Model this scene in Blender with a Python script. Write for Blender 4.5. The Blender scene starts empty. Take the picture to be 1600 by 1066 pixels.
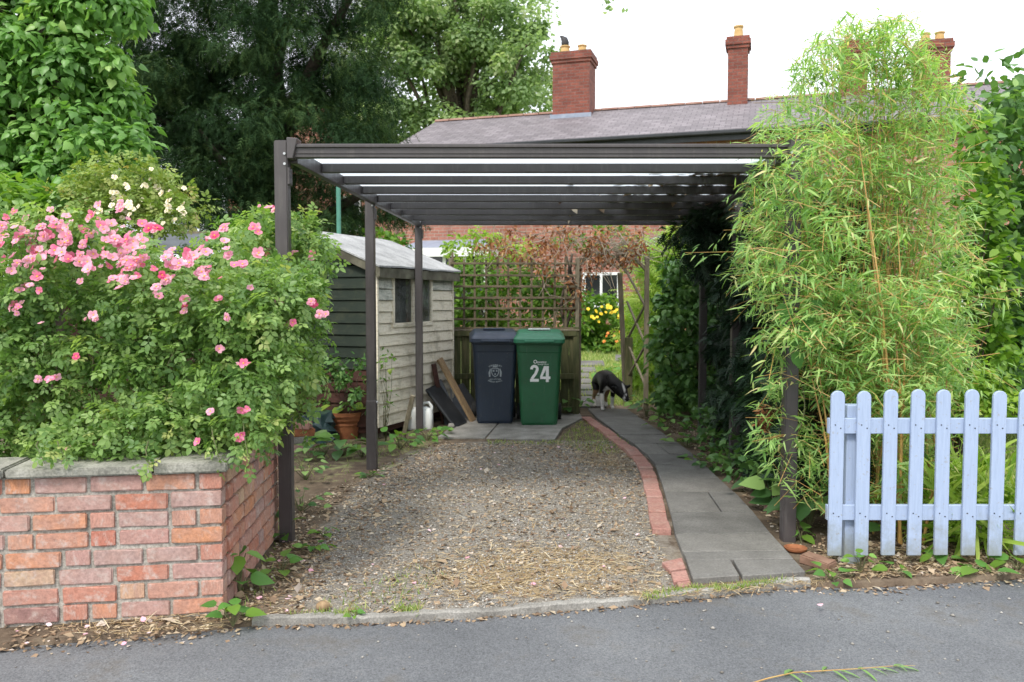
import bpy, bmesh, math, random
import numpy as np
from mathutils import Vector, Matrix

# ------------------------------------------------------------------ camera, sky, sun, exposure
scene = bpy.context.scene
CAM_H, PITCH, FPX = 1.46, math.atan(63 / 1291), 1291.0      # eye height, downward tilt, focal length in photo pixels
cam = bpy.data.cameras.new('camera')
cam.sensor_width = 36.0
cam.lens = 36.0 * FPX / 1600.0
cam.clip_start, cam.clip_end = 0.05, 2000
cam.dof.use_dof = True
cam.dof.focus_distance = 5.0
cam.dof.aperture_fstop = 4.0
cam_ob = bpy.data.objects.new('camera', cam)
scene.collection.objects.link(cam_ob)
cam_ob.location = (0, 0, CAM_H)
cam_ob.rotation_euler = (math.pi / 2 - PITCH, 0, 0)
scene.camera = cam_ob

SUN_EL, SUN_AZ = math.radians(52), math.radians(205)        # azimuth clockwise from +Y: behind the camera, a little to its left
world = bpy.data.worlds.new('World')
scene.world = world
world.use_nodes = True
wn, wl = world.node_tree.nodes, world.node_tree.links
wn.clear()
sky = wn.new('ShaderNodeTexSky')
sky.sky_type = 'NISHITA'
sky.sun_disc = False
sky.sun_elevation, sky.sun_rotation = SUN_EL, SUN_AZ
sky.air_density, sky.dust_density, sky.ozone_density = 1.0, 3.0, 1.0
cl = wn.new('ShaderNodeMix'); cl.data_type = 'RGBA'            # even cloud veil over the whole sky
cl.inputs['Factor'].default_value = 0.82
cl.inputs[7].default_value = (9.2, 9.5, 10.0, 1)
bg = wn.new('ShaderNodeBackground'); bg.inputs['Strength'].default_value = 0.10
wo = wn.new('ShaderNodeOutputWorld')
wl.new(sky.outputs[0], cl.inputs[6]); wl.new(cl.outputs[2], bg.inputs['Color']); wl.new(bg.outputs[0], wo.inputs[0])

sl = bpy.data.lights.new('sun', 'SUN')
sl.energy, sl.angle, sl.color = 1.5, math.radians(12), (1.0, 0.95, 0.87)
sun = bpy.data.objects.new('sun', sl)
scene.collection.objects.link(sun)
sdir = Vector((math.sin(SUN_AZ) * math.cos(SUN_EL), math.cos(SUN_AZ) * math.cos(SUN_EL), math.sin(SUN_EL)))
sun.rotation_euler = sdir.to_track_quat('Z', 'Y').to_euler()
sun.location = sdir * 30

scene.view_settings.view_transform = 'Standard'
scene.view_settings.look = 'None'
scene.view_settings.gamma = 1.0
scene.view_settings.use_curve_mapping = False
scene.view_settings.exposure = 1.12
scene.render.engine = 'CYCLES'
scene.cycles.max_bounces = 8
scene.cycles.diffuse_bounces = 4
scene.cycles.transmission_bounces = 6
scene.cycles.transparent_max_bounces = 8

# ------------------------------------------------------------------ helpers
rng = np.random.default_rng(24)
random.seed(24)
COL = scene.collection
cp, sp = math.cos(PITCH), math.sin(PITCH)

def ray(px, py):
    u, v = (px - 800) / FPX, (533 - py) / FPX
    return Vector((u, cp + v * sp, v * cp - sp))

def at(px, py, Y):
    """the place Y metres in front of the eye that the photograph shows at (px, py)"""
    d = ray(px, py)
    return Vector((0, 0, CAM_H)) + d * (Y / d.y)

def gp(px, py, z=0.0):
    d = ray(px, py)
    return Vector((0, 0, CAM_H)) + d * ((z - CAM_H) / d.z)

def rise(Y):
    return np.clip((np.asarray(Y, float) - 12.0) * .068, 0, .6)

def gpr(px, py):
    """ground place at (px, py) on the lawn that rises behind the arch"""
    z = 0.0
    for _ in range(12):
        q = gp(px, py, z); z = .5 * z + .5 * float(rise(q.y))
    return gp(px, py, z)

def tag(o, label=None, cat=None, group=None, kind=None):
    if label: o['label'] = label
    if cat: o['category'] = cat
    if group: o['group'] = group
    if kind: o['kind'] = kind
    return o

def empty(name, loc):
    o = bpy.data.objects.new(name, None)
    COL.objects.link(o)
    o.location = loc
    o.empty_display_size = 0.1
    return o

def wloc(o):
    v = Vector(o.location)
    while o.parent:
        o = o.parent
        v += Vector(o.location)
    return v

def link(name, me, parent=None, loc=(0, 0, 0), rot=(0, 0, 0), scale=(1, 1, 1)):
    o = bpy.data.objects.new(name, me)
    COL.objects.link(o)
    loc = Vector(loc)
    if parent:
        o.parent = parent
        loc = loc - wloc(parent)
    o.location, o.rotation_euler, o.scale = loc, rot, scale
    return o

def box_uv(me):
    uvl = me.uv_layers.new(name='UVMap')
    Z = Vector((0, 0, 1))
    for p in me.polygons:
        n = p.normal
        t = Z.cross(n)
        t = Vector((1, 0, 0)) if t.length < 1e-3 else t.normalized()
        b = n.cross(t)
        for li in p.loop_indices:
            c = me.vertices[me.loops[li].vertex_index].co
            uvl.data[li].uv = (c.dot(t), c.dot(b))

class MB:
    def __init__(s): s.v, s.f = [], []
    def add(s, vs, fs):
        o = len(s.v)
        s.v += [tuple(x) for x in vs]
        s.f += [tuple(i + o for i in f) for f in fs]
        return s
    def box(s, c, size, rz=0.0, R=None):
        c = Vector(c); hx, hy, hz = size[0] / 2, size[1] / 2, size[2] / 2
        M = R if R is not None else Matrix.Rotation(rz, 3, 'Z')
        vs = [c + M @ Vector((x * hx, y * hy, z * hz)) for x, y, z in
              ((-1,-1,-1),(1,-1,-1),(1,1,-1),(-1,1,-1),(-1,-1,1),(1,-1,1),(1,1,1),(-1,1,1))]
        return s.add(vs, [(0,3,2,1),(4,5,6,7),(0,1,5,4),(1,2,6,5),(2,3,7,6),(3,0,4,7)])
    def bar(s, a, b, w, h, up=(0, 0, 1)):
        """a box from a to b, w wide across and h along up"""
        a, b, up = Vector(a), Vector(b), Vector(up)
        d = (b - a); L = d.length; d.normalize()
        x = d.cross(up).normalized(); u = x.cross(d)
        R = Matrix((x, d, u)).transposed()
        return s.box((a + b) / 2, (w, L, h), R=R)
    def prism(s, pts, d):
        """planar polygon pts pushed along vector d"""
        n = len(pts); d = Vector(d); pts = [Vector(p) for p in pts]
        fs = [tuple(range(n - 1, -1, -1)), tuple(range(n, 2 * n))]
        fs += [(i, (i + 1) % n, n + (i + 1) % n, n + i) for i in range(n)]
        return s.add(pts + [p + d for p in pts], fs)
    def loft(s, rings, cap=True):
        n = len(rings[0]); o = []
        for r in rings: o += r
        fs = []
        for k in range(len(rings) - 1):
            for i in range(n):
                j = (i + 1) % n
                fs.append((k*n+i, k*n+j, (k+1)*n+j, (k+1)*n+i))
        if cap:
            fs.append(tuple(range(n - 1, -1, -1)))
            fs.append(tuple(range((len(rings)-1)*n, len(rings)*n)))
        return s.add(o, fs)
    def tube(s, pts, radii, n=6, cap=True):
        pts = [Vector(p) for p in pts]
        if isinstance(radii, (int, float)): radii = [radii] * len(pts)
        rings = []
        ref = Vector((0.13, 0.31, 0.94)).normalized()
        for i, p in enumerate(pts):
            d = pts[min(i + 1, len(pts) - 1)] - pts[max(i - 1, 0)]
            d.normalize()
            r = ref if abs(d.dot(ref)) < 0.95 else Vector((1, 0, 0))
            x = d.cross(r).normalized(); y = d.cross(x)
            rings.append([p + (x * math.cos(2*math.pi*k/n) + y * math.sin(2*math.pi*k/n)) * radii[i] for k in range(n)])
        return s.loft(rings, cap)
    def build(s, name, mat, parent=None, bev=0.0, seg=1, smooth=False, uv=True):
        me = bpy.data.meshes.new(name)
        V = np.array(s.v, dtype=float)
        org = Vector(((V[:,0].min()+V[:,0].max())/2, (V[:,1].min()+V[:,1].max())/2, V[:,2].min()))
        me.from_pydata([tuple(Vector(v) - org) for v in s.v], [], s.f)
        me.update()
        bm = bmesh.new(); bm.from_mesh(me)
        bmesh.ops.recalc_face_normals(bm, faces=bm.faces[:])
        if bev > 0:
            ed = [e for e in bm.edges if len(e.link_faces) == 2 and e.calc_face_angle(0) > 0.5]
            bmesh.ops.bevel(bm, geom=ed, offset=bev, segments=seg, affect='EDGES', clamp_overlap=True)
        bm.to_mesh(me); bm.free()
        if uv: box_uv(me)
        if smooth:
            for p in me.polygons: p.use_smooth = True
        me.materials.append(mat)
        return link(name, me, parent, org)

def rrect(cx, cy, w, d, r, z, n=4):
    pts = []
    for sx, sy, a0 in ((1, -1, -90), (1, 1, 0), (-1, 1, 90), (-1, -1, 180)):
        for k in range(n + 1):
            a = math.radians(a0 + 90 * k / n)
            pts.append(Vector((cx + sx * (w/2 - r) + r * math.cos(a), cy + sy * (d/2 - r) + r * math.sin(a), z)))
    return pts

# ---- many leaf-sized faces as one part
def nrm(a):
    return a / np.maximum(np.linalg.norm(a, axis=-1, keepdims=True), 1e-9)

def leaf_t(st, fold=0.12, curl=0.15, w=1.0):
    """a leaf: stations (t, half width) along its midrib, folded and curled"""
    v, f = [], []
    for i, (t, h) in enumerate(st):
        zc = -curl * t * t
        if h <= 1e-6:
            v.append((0, t, zc))
        else:
            v += [(-h*w, t, zc + fold*h), (0, t, zc), (h*w, t, zc + fold*h)]
    idx, k = [], 0
    for t, h in st:
        idx.append((k,) if h <= 1e-6 else (k, k+1, k+2)); k += len(idx[-1])
    for a, b in zip(idx, idx[1:]):
        if len(a) == 1 and len(b) == 3: f += [(a[0], b[1], b[0]), (a[0], b[2], b[1])]
        elif len(a) == 3 and len(b) == 1: f += [(a[0], a[1], b[0]), (a[1], a[2], b[0])]
        else: f += [(a[0], a[1], b[1], b[0]), (a[1], a[2], b[2], b[1])]
    return np.array(v, float), f

def join_t(ts):
    V, Fs, o = [], [], 0
    for v, f in ts:
        V.append(v); Fs += [tuple(i + o for i in q) for q in f]; o += len(v)
    return np.concatenate(V), Fs

def move_t(t, ang=0, s=1.0, off=(0, 0, 0), tilt=0):
    v, f = t
    c, sn = math.cos(ang), math.sin(ang)
    x = v[:, 0]*c - v[:, 1]*sn; y = v[:, 0]*sn + v[:, 1]*c; z = v[:, 2].copy()
    z = z + np.abs(x) * tilt
    return np.stack([x, y, z], 1) * s + np.array(off), f

OVAL = leaf_t([(0, 0), (0.28, 0.27), (0.62, 0.25), (1, 0)])
DIAM = leaf_t([(0, 0), (0.45, 0.33), (1, 0)], fold=0.25)
HEART = leaf_t([(-0.06, 0), (0.0, 0.26), (0.25, 0.42), (0.6, 0.3), (1, 0)], fold=0.2, curl=0.25)
BROAD = leaf_t([(0, 0), (0.2, 0.28), (0.5, 0.36), (0.8, 0.22), (1, 0)], fold=0.22, curl=0.3)
LANCE = leaf_t([(0, 0), (0.25, 0.075), (0.6, 0.06), (1, 0)], fold=0.3, curl=0.22)
STRAP = leaf_t([(0, 0.03), (0.35, 0.035), (0.7, 0.028), (1, 0)], fold=0.3, curl=0.55)
BLADE = (np.array([(-0.05, 0, 0), (0.05, 0, 0), (0.03, 0.55, 0.0), (-0.03, 0.55, 0.0), (0, 1, -0.1)], float), [(0, 1, 2, 3), (3, 2, 4)])
# five-lobed ivy / maple leaf
def lobed():
    pts = [(0, -0.02), (0.22, -0.12), (0.34, 0.1), (0.5, 0.32), (0.27, 0.42), (0.2, 0.62), (0, 1.0),
           (-0.2, 0.62), (-0.27, 0.42), (-0.5, 0.32), (-0.34, 0.1), (-0.22, -0.12)]
    v = [(0, 0.3, 0.05)] + [(x, y, -0.12 * (x*x*3 + y*y*0.8)) for x, y in pts]
    n = len(pts)
    return np.array(v, float), [(0, 1 + i, 1 + (i + 1) % n) for i in range(n)]
LOBED = lobed()
def ivy():
    pts = [(0, .03), (.2, -.06), (.38, .08), (.42, .3), (.3, .5), (.17, .72), (0, 1.0), (-.17, .72), (-.3, .5), (-.42, .3), (-.38, .08), (-.2, -.06)]
    v = [(0, 0.35, 0.06)] + [(x, y, -0.2 * (x*x*2 + y*y*0.8)) for x, y in pts]
    return np.array(v, float), [(0, 1 + i, 1 + (i + 1) % 12) for i in range(12)]
IVY = ivy()
_l = leaf_t([(0, 0), (0.35, 0.3), (0.7, 0.24), (1, 0)], fold=0.2, curl=0.2)
ROSE = join_t([move_t(_l, 0, 0.42, (0, 0.58, 0)), move_t(_l, 1.15, 0.36, (-0.02, 0.5, 0)), move_t(_l, -1.15, 0.36, (0.02, 0.5, 0)),
               move_t(_l, 1.25, 0.3, (-0.02, 0.22, 0)), move_t(_l, -1.25, 0.3, (0.02, 0.22, 0)),
               (np.array([(-0.012, 0, 0), (0.012, 0, 0), (0, 0.6, 0)], float), [(0, 1, 2)])])
# pinnate leaf with narrow leaflets
_n = leaf_t([(0, 0), (0.4, 0.17), (1, 0)], fold=0.2, curl=0.2)
PINN = join_t([move_t(_n, 0, 0.4, (0, 0.62, 0))] + [move_t(_n, sg*1.0, 0.36, (0, y, 0)) for y in (0.2, 0.4, 0.58) for sg in (-1, 1)])
# yew / conifer sprays: a twig with needles in a flat comb
def spray(n, ln, w, droop):
    ts = []
    for i in range(n):
        y = 0.08 + 0.9 * i / n
        L = ln * (1.0 - 0.55 * abs(y - 0.4))
        for sg in (-1, 1):
            a = sg * (0.85 - 0.25 * y)
            dx, dy = math.sin(a) * L, math.cos(a) * L
            z0, z1 = -droop * y * y, -droop * (y + 0.1) ** 2 - 0.03
            ts.append((np.array([(0, y - w, z0), (0, y + w, z0), (dx, y + dy, z1)], float), [(0, 1, 2)]))
    ts.append((np.array([(-0.012, 0, 0), (0.012, 0, 0), (0, 1.05, -droop)], float), [(0, 1, 2)]))
    return join_t(ts)
YEW = spray(4, 0.4, 0.06, 0.5)
CONIF = spray(5, 0.5, 0.085, 0.35)

def scatter(name, P, A, N, S, tmpl, mat, parent=None, rnd=None, sx=None, org=None):
    """one mesh holding a copy of tmpl at every P, its y along A, its z near N"""
    P, A, N = np.asarray(P, float), nrm(np.asarray(A, float)), nrm(np.asarray(N, float))
    n = len(P)
    S = np.broadcast_to(np.asarray(S, float), (n,))
    X = nrm(np.cross(A, N) + 1e-6)
    Nn = np.cross(X, A)
    V, Fs = tmpl
    k = len(V)
    ex = X if sx is None else X * np.broadcast_to(np.asarray(sx), (n,))[:, None]
    W = P[:, None, :] + S[:, None, None] * (V[None, :, 0:1]*ex[:, None, :] + V[None, :, 1:2]*A[:, None, :] + V[None, :, 2:3]*Nn[:, None, :])
    W = W.reshape(-1, 3)
    if org is None: org = Vector((float(W[:,0].mean()), float(W[:,1].mean()), float(W[:,2].min())))
    W = W - np.array(org)
    L = np.concatenate([np.array(f) for f in Fs]); T = np.array([len(f) for f in Fs])
    li = (L[None, :] + k*np.arange(n)[:, None]).ravel()
    lt = np.tile(T, n); ls = np.concatenate([[0], np.cumsum(lt)[:-1]])
    me = bpy.data.meshes.new(name)
    me.vertices.add(len(W)); me.vertices.foreach_set('co', W.astype(np.float32).ravel())
    me.loops.add(len(li)); me.loops.foreach_set('vertex_index', li.astype(np.int32))
    me.polygons.add(len(lt)); me.polygons.foreach_set('loop_start', ls.astype(np.int32)); me.polygons.foreach_set('loop_total', lt.astype(np.int32))
    if rnd is None: rnd = rng.random(n)
    a = me.attributes.new('rnd', 'FLOAT', 'FACE')
    a.data.foreach_set('value', np.repeat(rnd, len(Fs)).astype(np.float32))
    me.update(calc_edges=True)
    me.validate()
    me.materials.append(mat)
    return link(name, me, parent, org)

def unit(n):
    return nrm(rng.normal(size=(n, 3)))

def in_poly(x, y, poly):
    poly = np.asarray(poly, float)
    ins = np.zeros(len(x), bool)
    j = len(poly) - 1
    for i in range(len(poly)):
        xi, yi = poly[i]; xj, yj = poly[j]
        c = ((yi > y) != (yj > y)) & (x < (xj - xi) * (y - yi) / (yj - yi + 1e-12) + xi)
        ins ^= c
        j = i
    return ins

def volume(poly, Y0, Y1, n, ypow=1.0):
    """n points in the solid whose outline, seen from the road, is poly, between depths Y0 and Y1"""
    poly = np.asarray(poly, float)
    lo, hi = poly.min(0), poly.max(0)
    out = []
    cnt = 0
    while cnt < n:
        x = rng.uniform(lo[0], hi[0], 4*n); y = rng.uniform(lo[1], hi[1], 4*n)
        m = in_poly(x, y, poly)
        out.append(np.stack([x[m], y[m]], 1)); cnt += m.sum()
    q = np.concatenate(out)[:n]
    Y = Y0 + (Y1 - Y0) * rng.random(n) ** ypow
    u, v = (q[:, 0] - 800) / FPX, (533 - q[:, 1]) / FPX
    dy, dz = cp + v * sp, v * cp - sp
    return np.stack([u / dy * Y, Y, CAM_H + dz / dy * Y], 1)

def clumps(C, R, per, shell=0.55, up=0.6, droop=0.0, spread=0.7, flat=0.8):
    """leaf places, axes and normals on small lumps of foliage round C"""
    C = np.repeat(np.asarray(C, float), per, 0)
    R = np.repeat(np.broadcast_to(np.asarray(R, float), (len(C)//per,)), per)
    n = len(C)
    d = unit(n); d[:, 2] += 0.2; d = nrm(d)
    r = (shell + (1 - shell) * rng.random(n)) * R
    P = C + d * r[:, None] * np.array([1, 1, flat])
    Nn = nrm(0.6 * d + np.array([0, 0, up]) + 0.5 * unit(n))
    A = d + spread * unit(n); A[:, 2] -= droop
    A = nrm(A - 0.75 * (A * Nn).sum(1, keepdims=True) * Nn)
    return P, A, Nn

# ------------------------------------------------------------------ materials
def new_mat(name):
    m = bpy.data.materials.new(name)
    m.use_nodes = True
    nt = m.node_tree
    nt.nodes.clear()
    out = nt.nodes.new('ShaderNodeOutputMaterial')
    b = nt.nodes.new('ShaderNodeBsdfPrincipled')
    nt.links.new(b.outputs[0], out.inputs[0])
    return m, nt, b, out

def nd(nt, typ, **kw):
    n = nt.nodes.new(typ)
    for k, v in kw.items():
        if k in n.inputs: n.inputs[k].default_value = v
        else: setattr(n, k, v)
    return n

def ramp(nt, fac, stops, interp='LINEAR'):
    r = nt.nodes.new('ShaderNodeValToRGB')
    r.color_ramp.interpolation = interp
    e = r.color_ramp.elements
    while len(e) < len(stops): e.new(0.5)
    for el, (p, c) in zip(e, stops):
        el.position = p
        el.color = (*c, 1) if len(c) == 3 else c
    nt.links.new(fac, r.inputs[0])
    return r.outputs[0]

def mixc(nt, fac, a, b, typ='MIX'):
    m = nt.nodes.new('ShaderNodeMix'); m.data_type = 'RGBA'; m.blend_type = typ
    if hasattr(fac, 'type'): nt.links.new(fac, m.inputs[0])
    else: m.inputs[0].default_value = fac
    for s, x in ((6, a), (7, b)):
        if hasattr(x, 'type'): nt.links.new(x, m.inputs[s])
        else: m.inputs[s].default_value = (*x, 1)
    return m.outputs[2]

def coords(nt, kind='pos', scale=(1, 1, 1)):
    if kind == 'pos':
        o = nt.nodes.new('ShaderNodeNewGeometry').outputs['Position']
    elif kind == 'uv':
        o = nt.nodes.new('ShaderNodeTexCoord').outputs['UV']
    else:
        tc = nt.nodes.new('ShaderNodeTexCoord').outputs['Object']
        oi = nt.nodes.new('ShaderNodeObjectInfo')
        mul = nd(nt, 'ShaderNodeVectorMath', operation='SCALE'); mul.inputs['Scale'].default_value = 37.0
        comb = nt.nodes.new('ShaderNodeCombineXYZ')
        for i in range(3): nt.links.new(oi.outputs['Random'], comb.inputs[i])
        nt.links.new(comb.outputs[0], mul.inputs[0])
        ad = nd(nt, 'ShaderNodeVectorMath', operation='ADD')
        nt.links.new(tc, ad.inputs[0]); nt.links.new(mul.outputs[0], ad.inputs[1])
        o = ad.outputs[0]
    mp = nt.nodes.new('ShaderNodeMapping')
    mp.inputs['Scale'].default_value = scale
    nt.links.new(o, mp.inputs[0])
    return mp.outputs[0]

def noise(nt, vec, scale, detail=4, rough=0.6):
    n = nd(nt, 'ShaderNodeTexNoise', Scale=scale, Detail=detail, Roughness=rough)
    nt.links.new(vec, n.inputs['Vector'])
    return n.outputs['Fac']

def bump(nt, b, h, strength=0.3, dist=0.01):
    bp = nd(nt, 'ShaderNodeBump', Strength=strength, Distance=dist)
    nt.links.new(h, bp.inputs['Height'])
    nt.links.new(bp.outputs[0], b.inputs['Normal'])

def plain(name, stops, scale=8.0, rough=0.7, kind='pos', vs=(1, 1, 1), bs=0.2, bd=0.004, spec=0.4, detail=5, metal=0.0, fine=None):
    """noise between a few colours, with a little relief"""
    m, nt, b, _ = new_mat(name)
    v = coords(nt, kind, vs)
    f = noise(nt, v, scale, detail)
    c = ramp(nt, f, stops)
    if fine:
        f2 = noise(nt, v, fine[0], 3)
        c = mixc(nt, fine[1], c, ramp(nt, f2, [(0.35, (0.25,)*3), (0.65, (0.9,)*3)]), 'OVERLAY')
    nt.links.new(c, b.inputs['Base Color'])
    b.inputs['Roughness'].default_value = rough
    b.inputs['Specular IOR Level'].default_value = spec
    b.inputs['Metallic'].default_value = metal
    if bs: bump(nt, b, f, bs, bd)
    return m

def leaf_mat(name, stops, rough=0.5, trans=0.3, tcol=None, spec=0.35):
    """leaf: its own colour drawn per leaf, light coming through"""
    m, nt, b, out = new_mat(name)
    at_ = nd(nt, 'ShaderNodeAttribute', attribute_name='rnd')
    c = ramp(nt, at_.outputs['Fac'], stops)
    nt.links.new(c, b.inputs['Base Color'])
    b.inputs['Roughness'].default_value = rough
    b.inputs['Specular IOR Level'].default_value = spec
    if trans > 0:
        t = nt.nodes.new('ShaderNodeBsdfTranslucent')
        tc = mixc(nt, 1.0, c, tcol or (1.5, 1.6, 0.7), 'MULTIPLY')
        nt.links.new(tc, t.inputs['Color'])
        mx = nd(nt, 'ShaderNodeMixShader', Fac=trans)
        nt.links.new(b.outputs[0], mx.inputs[1]); nt.links.new(t.outputs[0], mx.inputs[2])
        nt.links.new(mx.outputs[0], out.inputs[0])
    return m

def g(*c): return c
M = {}
M['rose_leaf'] = leaf_mat('rose leaf', [(0, g(.08,.165,.045)), (.5, g(.185,.305,.09)), (.85, g(.29,.41,.13)), (1, g(.45,.48,.19))], trans=.38, rough=.42)
M['cream_rose_leaf'] = leaf_mat('cream rose leaf', [(0, g(.11,.19,.04)), (.5, g(.22,.31,.07)), (.9, g(.34,.38,.12)), (1, g(.45,.33,.15))])
M['ivy_leaf'] = leaf_mat('ivy leaf', [(0, g(.09,.2,.05)), (.5, g(.165,.33,.085)), (.9, g(.25,.43,.12)), (1, g(.36,.5,.17))], rough=.4, trans=.38)
M['yew_leaf'] = leaf_mat('yew needle', [(0, g(.014,.034,.015)), (.5, g(.028,.062,.024)), (.85, g(.058,.105,.036)), (1, g(.11,.16,.055))], trans=.15, spec=.1, rough=.7)
M['tree_leaf'] = leaf_mat('broad tree leaf', [(0, g(.14,.22,.1)), (.5, g(.24,.34,.16)), (.9, g(.35,.43,.22)), (1, g(.43,.48,.28))], trans=.5, tcol=(1.35, 1.5, .85))
M['bamboo_leaf'] = leaf_mat('bamboo leaf', [(0, g(.13,.27,.075)), (.4, g(.25,.42,.14)), (.8, g(.39,.55,.2)), (.94, g(.52,.6,.26)), (1, g(.66,.55,.32))], rough=.42, trans=.45)
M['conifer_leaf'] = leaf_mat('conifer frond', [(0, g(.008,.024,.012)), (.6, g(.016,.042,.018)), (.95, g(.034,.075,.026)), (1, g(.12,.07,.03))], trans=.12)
M['shrub_leaf'] = leaf_mat('shrub leaf', [(0, g(.05,.13,.02)), (.5, g(.12,.24,.035)), (.9, g(.22,.36,.055)), (1, g(.33,.42,.09))], trans=.4)
M['dark_shrub_leaf'] = leaf_mat('dark shrub leaf', [(0, g(.045,.11,.035)), (.5, g(.09,.195,.055)), (.9, g(.165,.3,.085)), (1, g(.24,.37,.12))], rough=.38)
M['lime_leaf'] = leaf_mat('lime leaf', [(0, g(.14,.27,.03)), (.5, g(.26,.4,.06)), (1, g(.42,.5,.13))], trans=.4)
M['weed_leaf'] = leaf_mat('weed leaf', [(0, g(.06,.16,.03)), (.5, g(.11,.26,.05)), (1, g(.2,.36,.08))], trans=.3)
M['grass'] = leaf_mat('grass blade', [(0, g(.14,.22,.05)), (.6, g(.27,.36,.1)), (1, g(.46,.44,.2))], trans=.35)
M['straw'] = leaf_mat('straw', [(0, g(.16,.1,.05)), (.4, g(.34,.24,.12)), (.8, g(.5,.39,.22)), (1, g(.62,.54,.38))], rough=.8, trans=0)
M['litter'] = leaf_mat('leaf litter', [(0, g(.13,.085,.055)), (.35, g(.24,.16,.1)), (.7, g(.36,.27,.175)), (.93, g(.45,.38,.28)), (1, g(.58,.5,.44))], rough=.8, trans=0)
M['dead_leaf'] = leaf_mat('dead leaf', [(0, g(.11,.045,.02)), (.5, g(.27,.115,.045)), (.85, g(.4,.2,.085)), (1, g(.5,.33,.19))], rough=.7, trans=.25, tcol=(1.5, 1.1, .7))
M['gravel'] = leaf_mat('gravel stone', [(0, g(.15,.138,.12)), (.35, g(.24,.225,.2)), (.7, g(.32,.3,.27)), (.92, g(.4,.38,.34)), (1, g(.58,.55,.5))], rough=.85, trans=0)
M['petal_fallen'] = leaf_mat('fallen petal', [(0, g(.8,.4,.5)), (1, g(.9,.72,.75))], rough=.6, trans=.2, tcol=(1.1, 1, 1))
M['yew_bark'] = plain('yew bark', [(.3, g(.025,.02,.016)), (.7, g(.06,.045,.035))], 14, .9, bs=.6, bd=.02)
M['bark'] = plain('bark', [(.3, g(.05,.04,.03)), (.7, g(.14,.11,.08))], 14, .9, bs=.6, bd=.02)
M['twig'] = plain('dry twig', [(.3, g(.16,.125,.09)), (.7, g(.36,.31,.24))], 20, .85)
M['rose_stem'] = plain('rose stem', [(.3, g(.06,.09,.03)), (.7, g(.14,.12,.06))], 20, .8)
M['culm'] = plain('bamboo culm', [(.3, g(.34,.19,.06)), (.55, g(.46,.28,.09)), (.75, g(.36,.34,.12))], 9, .4, bs=.05)
def coat_mat():
    m, nt, b, _ = new_mat('brown coated aluminium')
    v = coords(nt, 'pos'); s = coords(nt, 'pos', (1, 1, .08))
    n1, n2, n3 = noise(nt, v, 3, 5), noise(nt, s, 30, 5, .7), noise(nt, v, 50, 4, .7)
    c = ramp(nt, n1, [(.3, g(.046,.039,.04)), (.7, g(.068,.059,.06))])
    c = mixc(nt, ramp(nt, n2, [(.52, (0,)*3), (.75, (.35,)*3)]), c, (.15, .14, .13))
    c = mixc(nt, ramp(nt, n3, [(.6, (0,)*3), (.75, (.3,)*3)]), c, (.09, .1, .07))
    nt.links.new(c, b.inputs['Base Color'])
    nt.links.new(ramp(nt, n2, [(.3, (.3,)*3), (.7, (.55,)*3)]), b.inputs['Roughness'])
    bump(nt, b, n1, .05, .002)
    return m
M['carport'] = coat_mat()
M['wood_grey'] = plain('weathered timber', [(.25, g(.09,.08,.055)), (.5, g(.17,.145,.1)), (.75, g(.25,.22,.16))], 6, .85, kind='obj', vs=(9, 9, 1), bs=.4, bd=.003)
M['wood_algae'] = plain('algae covered fence board', [(.25, g(.035,.045,.02)), (.5, g(.08,.085,.035)), (.75, g(.15,.135,.07))], 5, .9, kind='obj', vs=(6, 6, .8), bs=.4, bd=.003)
M['trellis'] = plain('trellis lath', [(.3, g(.075,.058,.032)), (.7, g(.165,.135,.085))], 9, .85, kind='obj', bs=.3)
M['pine'] = plain('sawn pine', [(.3, g(.2,.13,.07)), (.7, g(.36,.25,.14))], 8, .8, kind='obj', vs=(8, 8, 1))
M['concrete'] = plain('old concrete', [(.25, g(.13,.123,.11)), (.5, g(.22,.21,.19)), (.75, g(.31,.3,.275))], 5, .9, bs=.25, bd=.004, fine=(120, .4))
M['coping'] = plain('coping stone', [(.25, g(.13,.13,.11)), (.5, g(.25,.245,.21)), (.75, g(.36,.35,.31))], 7, .92, bs=.4, bd=.006, fine=(90, .45))
M['terracotta'] = plain('terracotta', [(.3, g(.2,.07,.03)), (.7, g(.36,.14,.06))], 9, .75, bs=.15)
M['black_plastic'] = plain('black plastic', [(.3, g(.012,.013,.015)), (.7, g(.03,.032,.036))], 5, .5, bs=.1)
M['slate_sheet'] = plain('dark grey sheet', [(.3, g(.07,.077,.088)), (.7, g(.13,.14,.155))], 5, .6, bs=.1)
M['tarp'] = plain('dark green polythene', [(.3, g(.012,.03,.034)), (.7, g(.035,.065,.07))], 6, .35, bs=.3, bd=.02)
M['white_plastic'] = plain('white plastic', [(.3, g(.62,.64,.62)), (.7, g(.75,.77,.75))], 6, .4, bs=.05)
M['red_plastic'] = plain('red plastic', [(.3, g(.6,.03,.02)), (.7, g(.7,.05,.03))], 6, .4, bs=0)
M['white_paint'] = plain('white paint', [(.3, g(.7,.71,.72)), (.7, g(.8,.81,.82))], 3, .5, bs=.03)
M['teal_paint'] = plain('teal green paint', [(.3, g(.06,.2,.15)), (.7, g(.09,.27,.2))], 6, .5, bs=.05)
M['steel'] = plain('galvanised steel', [(.3, g(.4,.41,.42)), (.7, g(.6,.61,.62))], 12, .4, metal=.7, bs=.05)
M['lead'] = plain('lead flashing', [(.3, g(.2,.23,.3)), (.7, g(.3,.34,.42))], 6, .6)
M['rubber'] = plain('wheel rubber', [(.3, g(.012,.012,.012)), (.7, g(.03,.03,.03))], 12, .8)
M['pot_buff'] = plain('buff chimney pot', [(.3, g(.42,.27,.1)), (.7, g(.6,.42,.2))], 5, .8)
M['cowl'] = plain('black cowl', [(.3, g(.015,.015,.018)), (.7, g(.05,.045,.05))], 5, .6)
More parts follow.
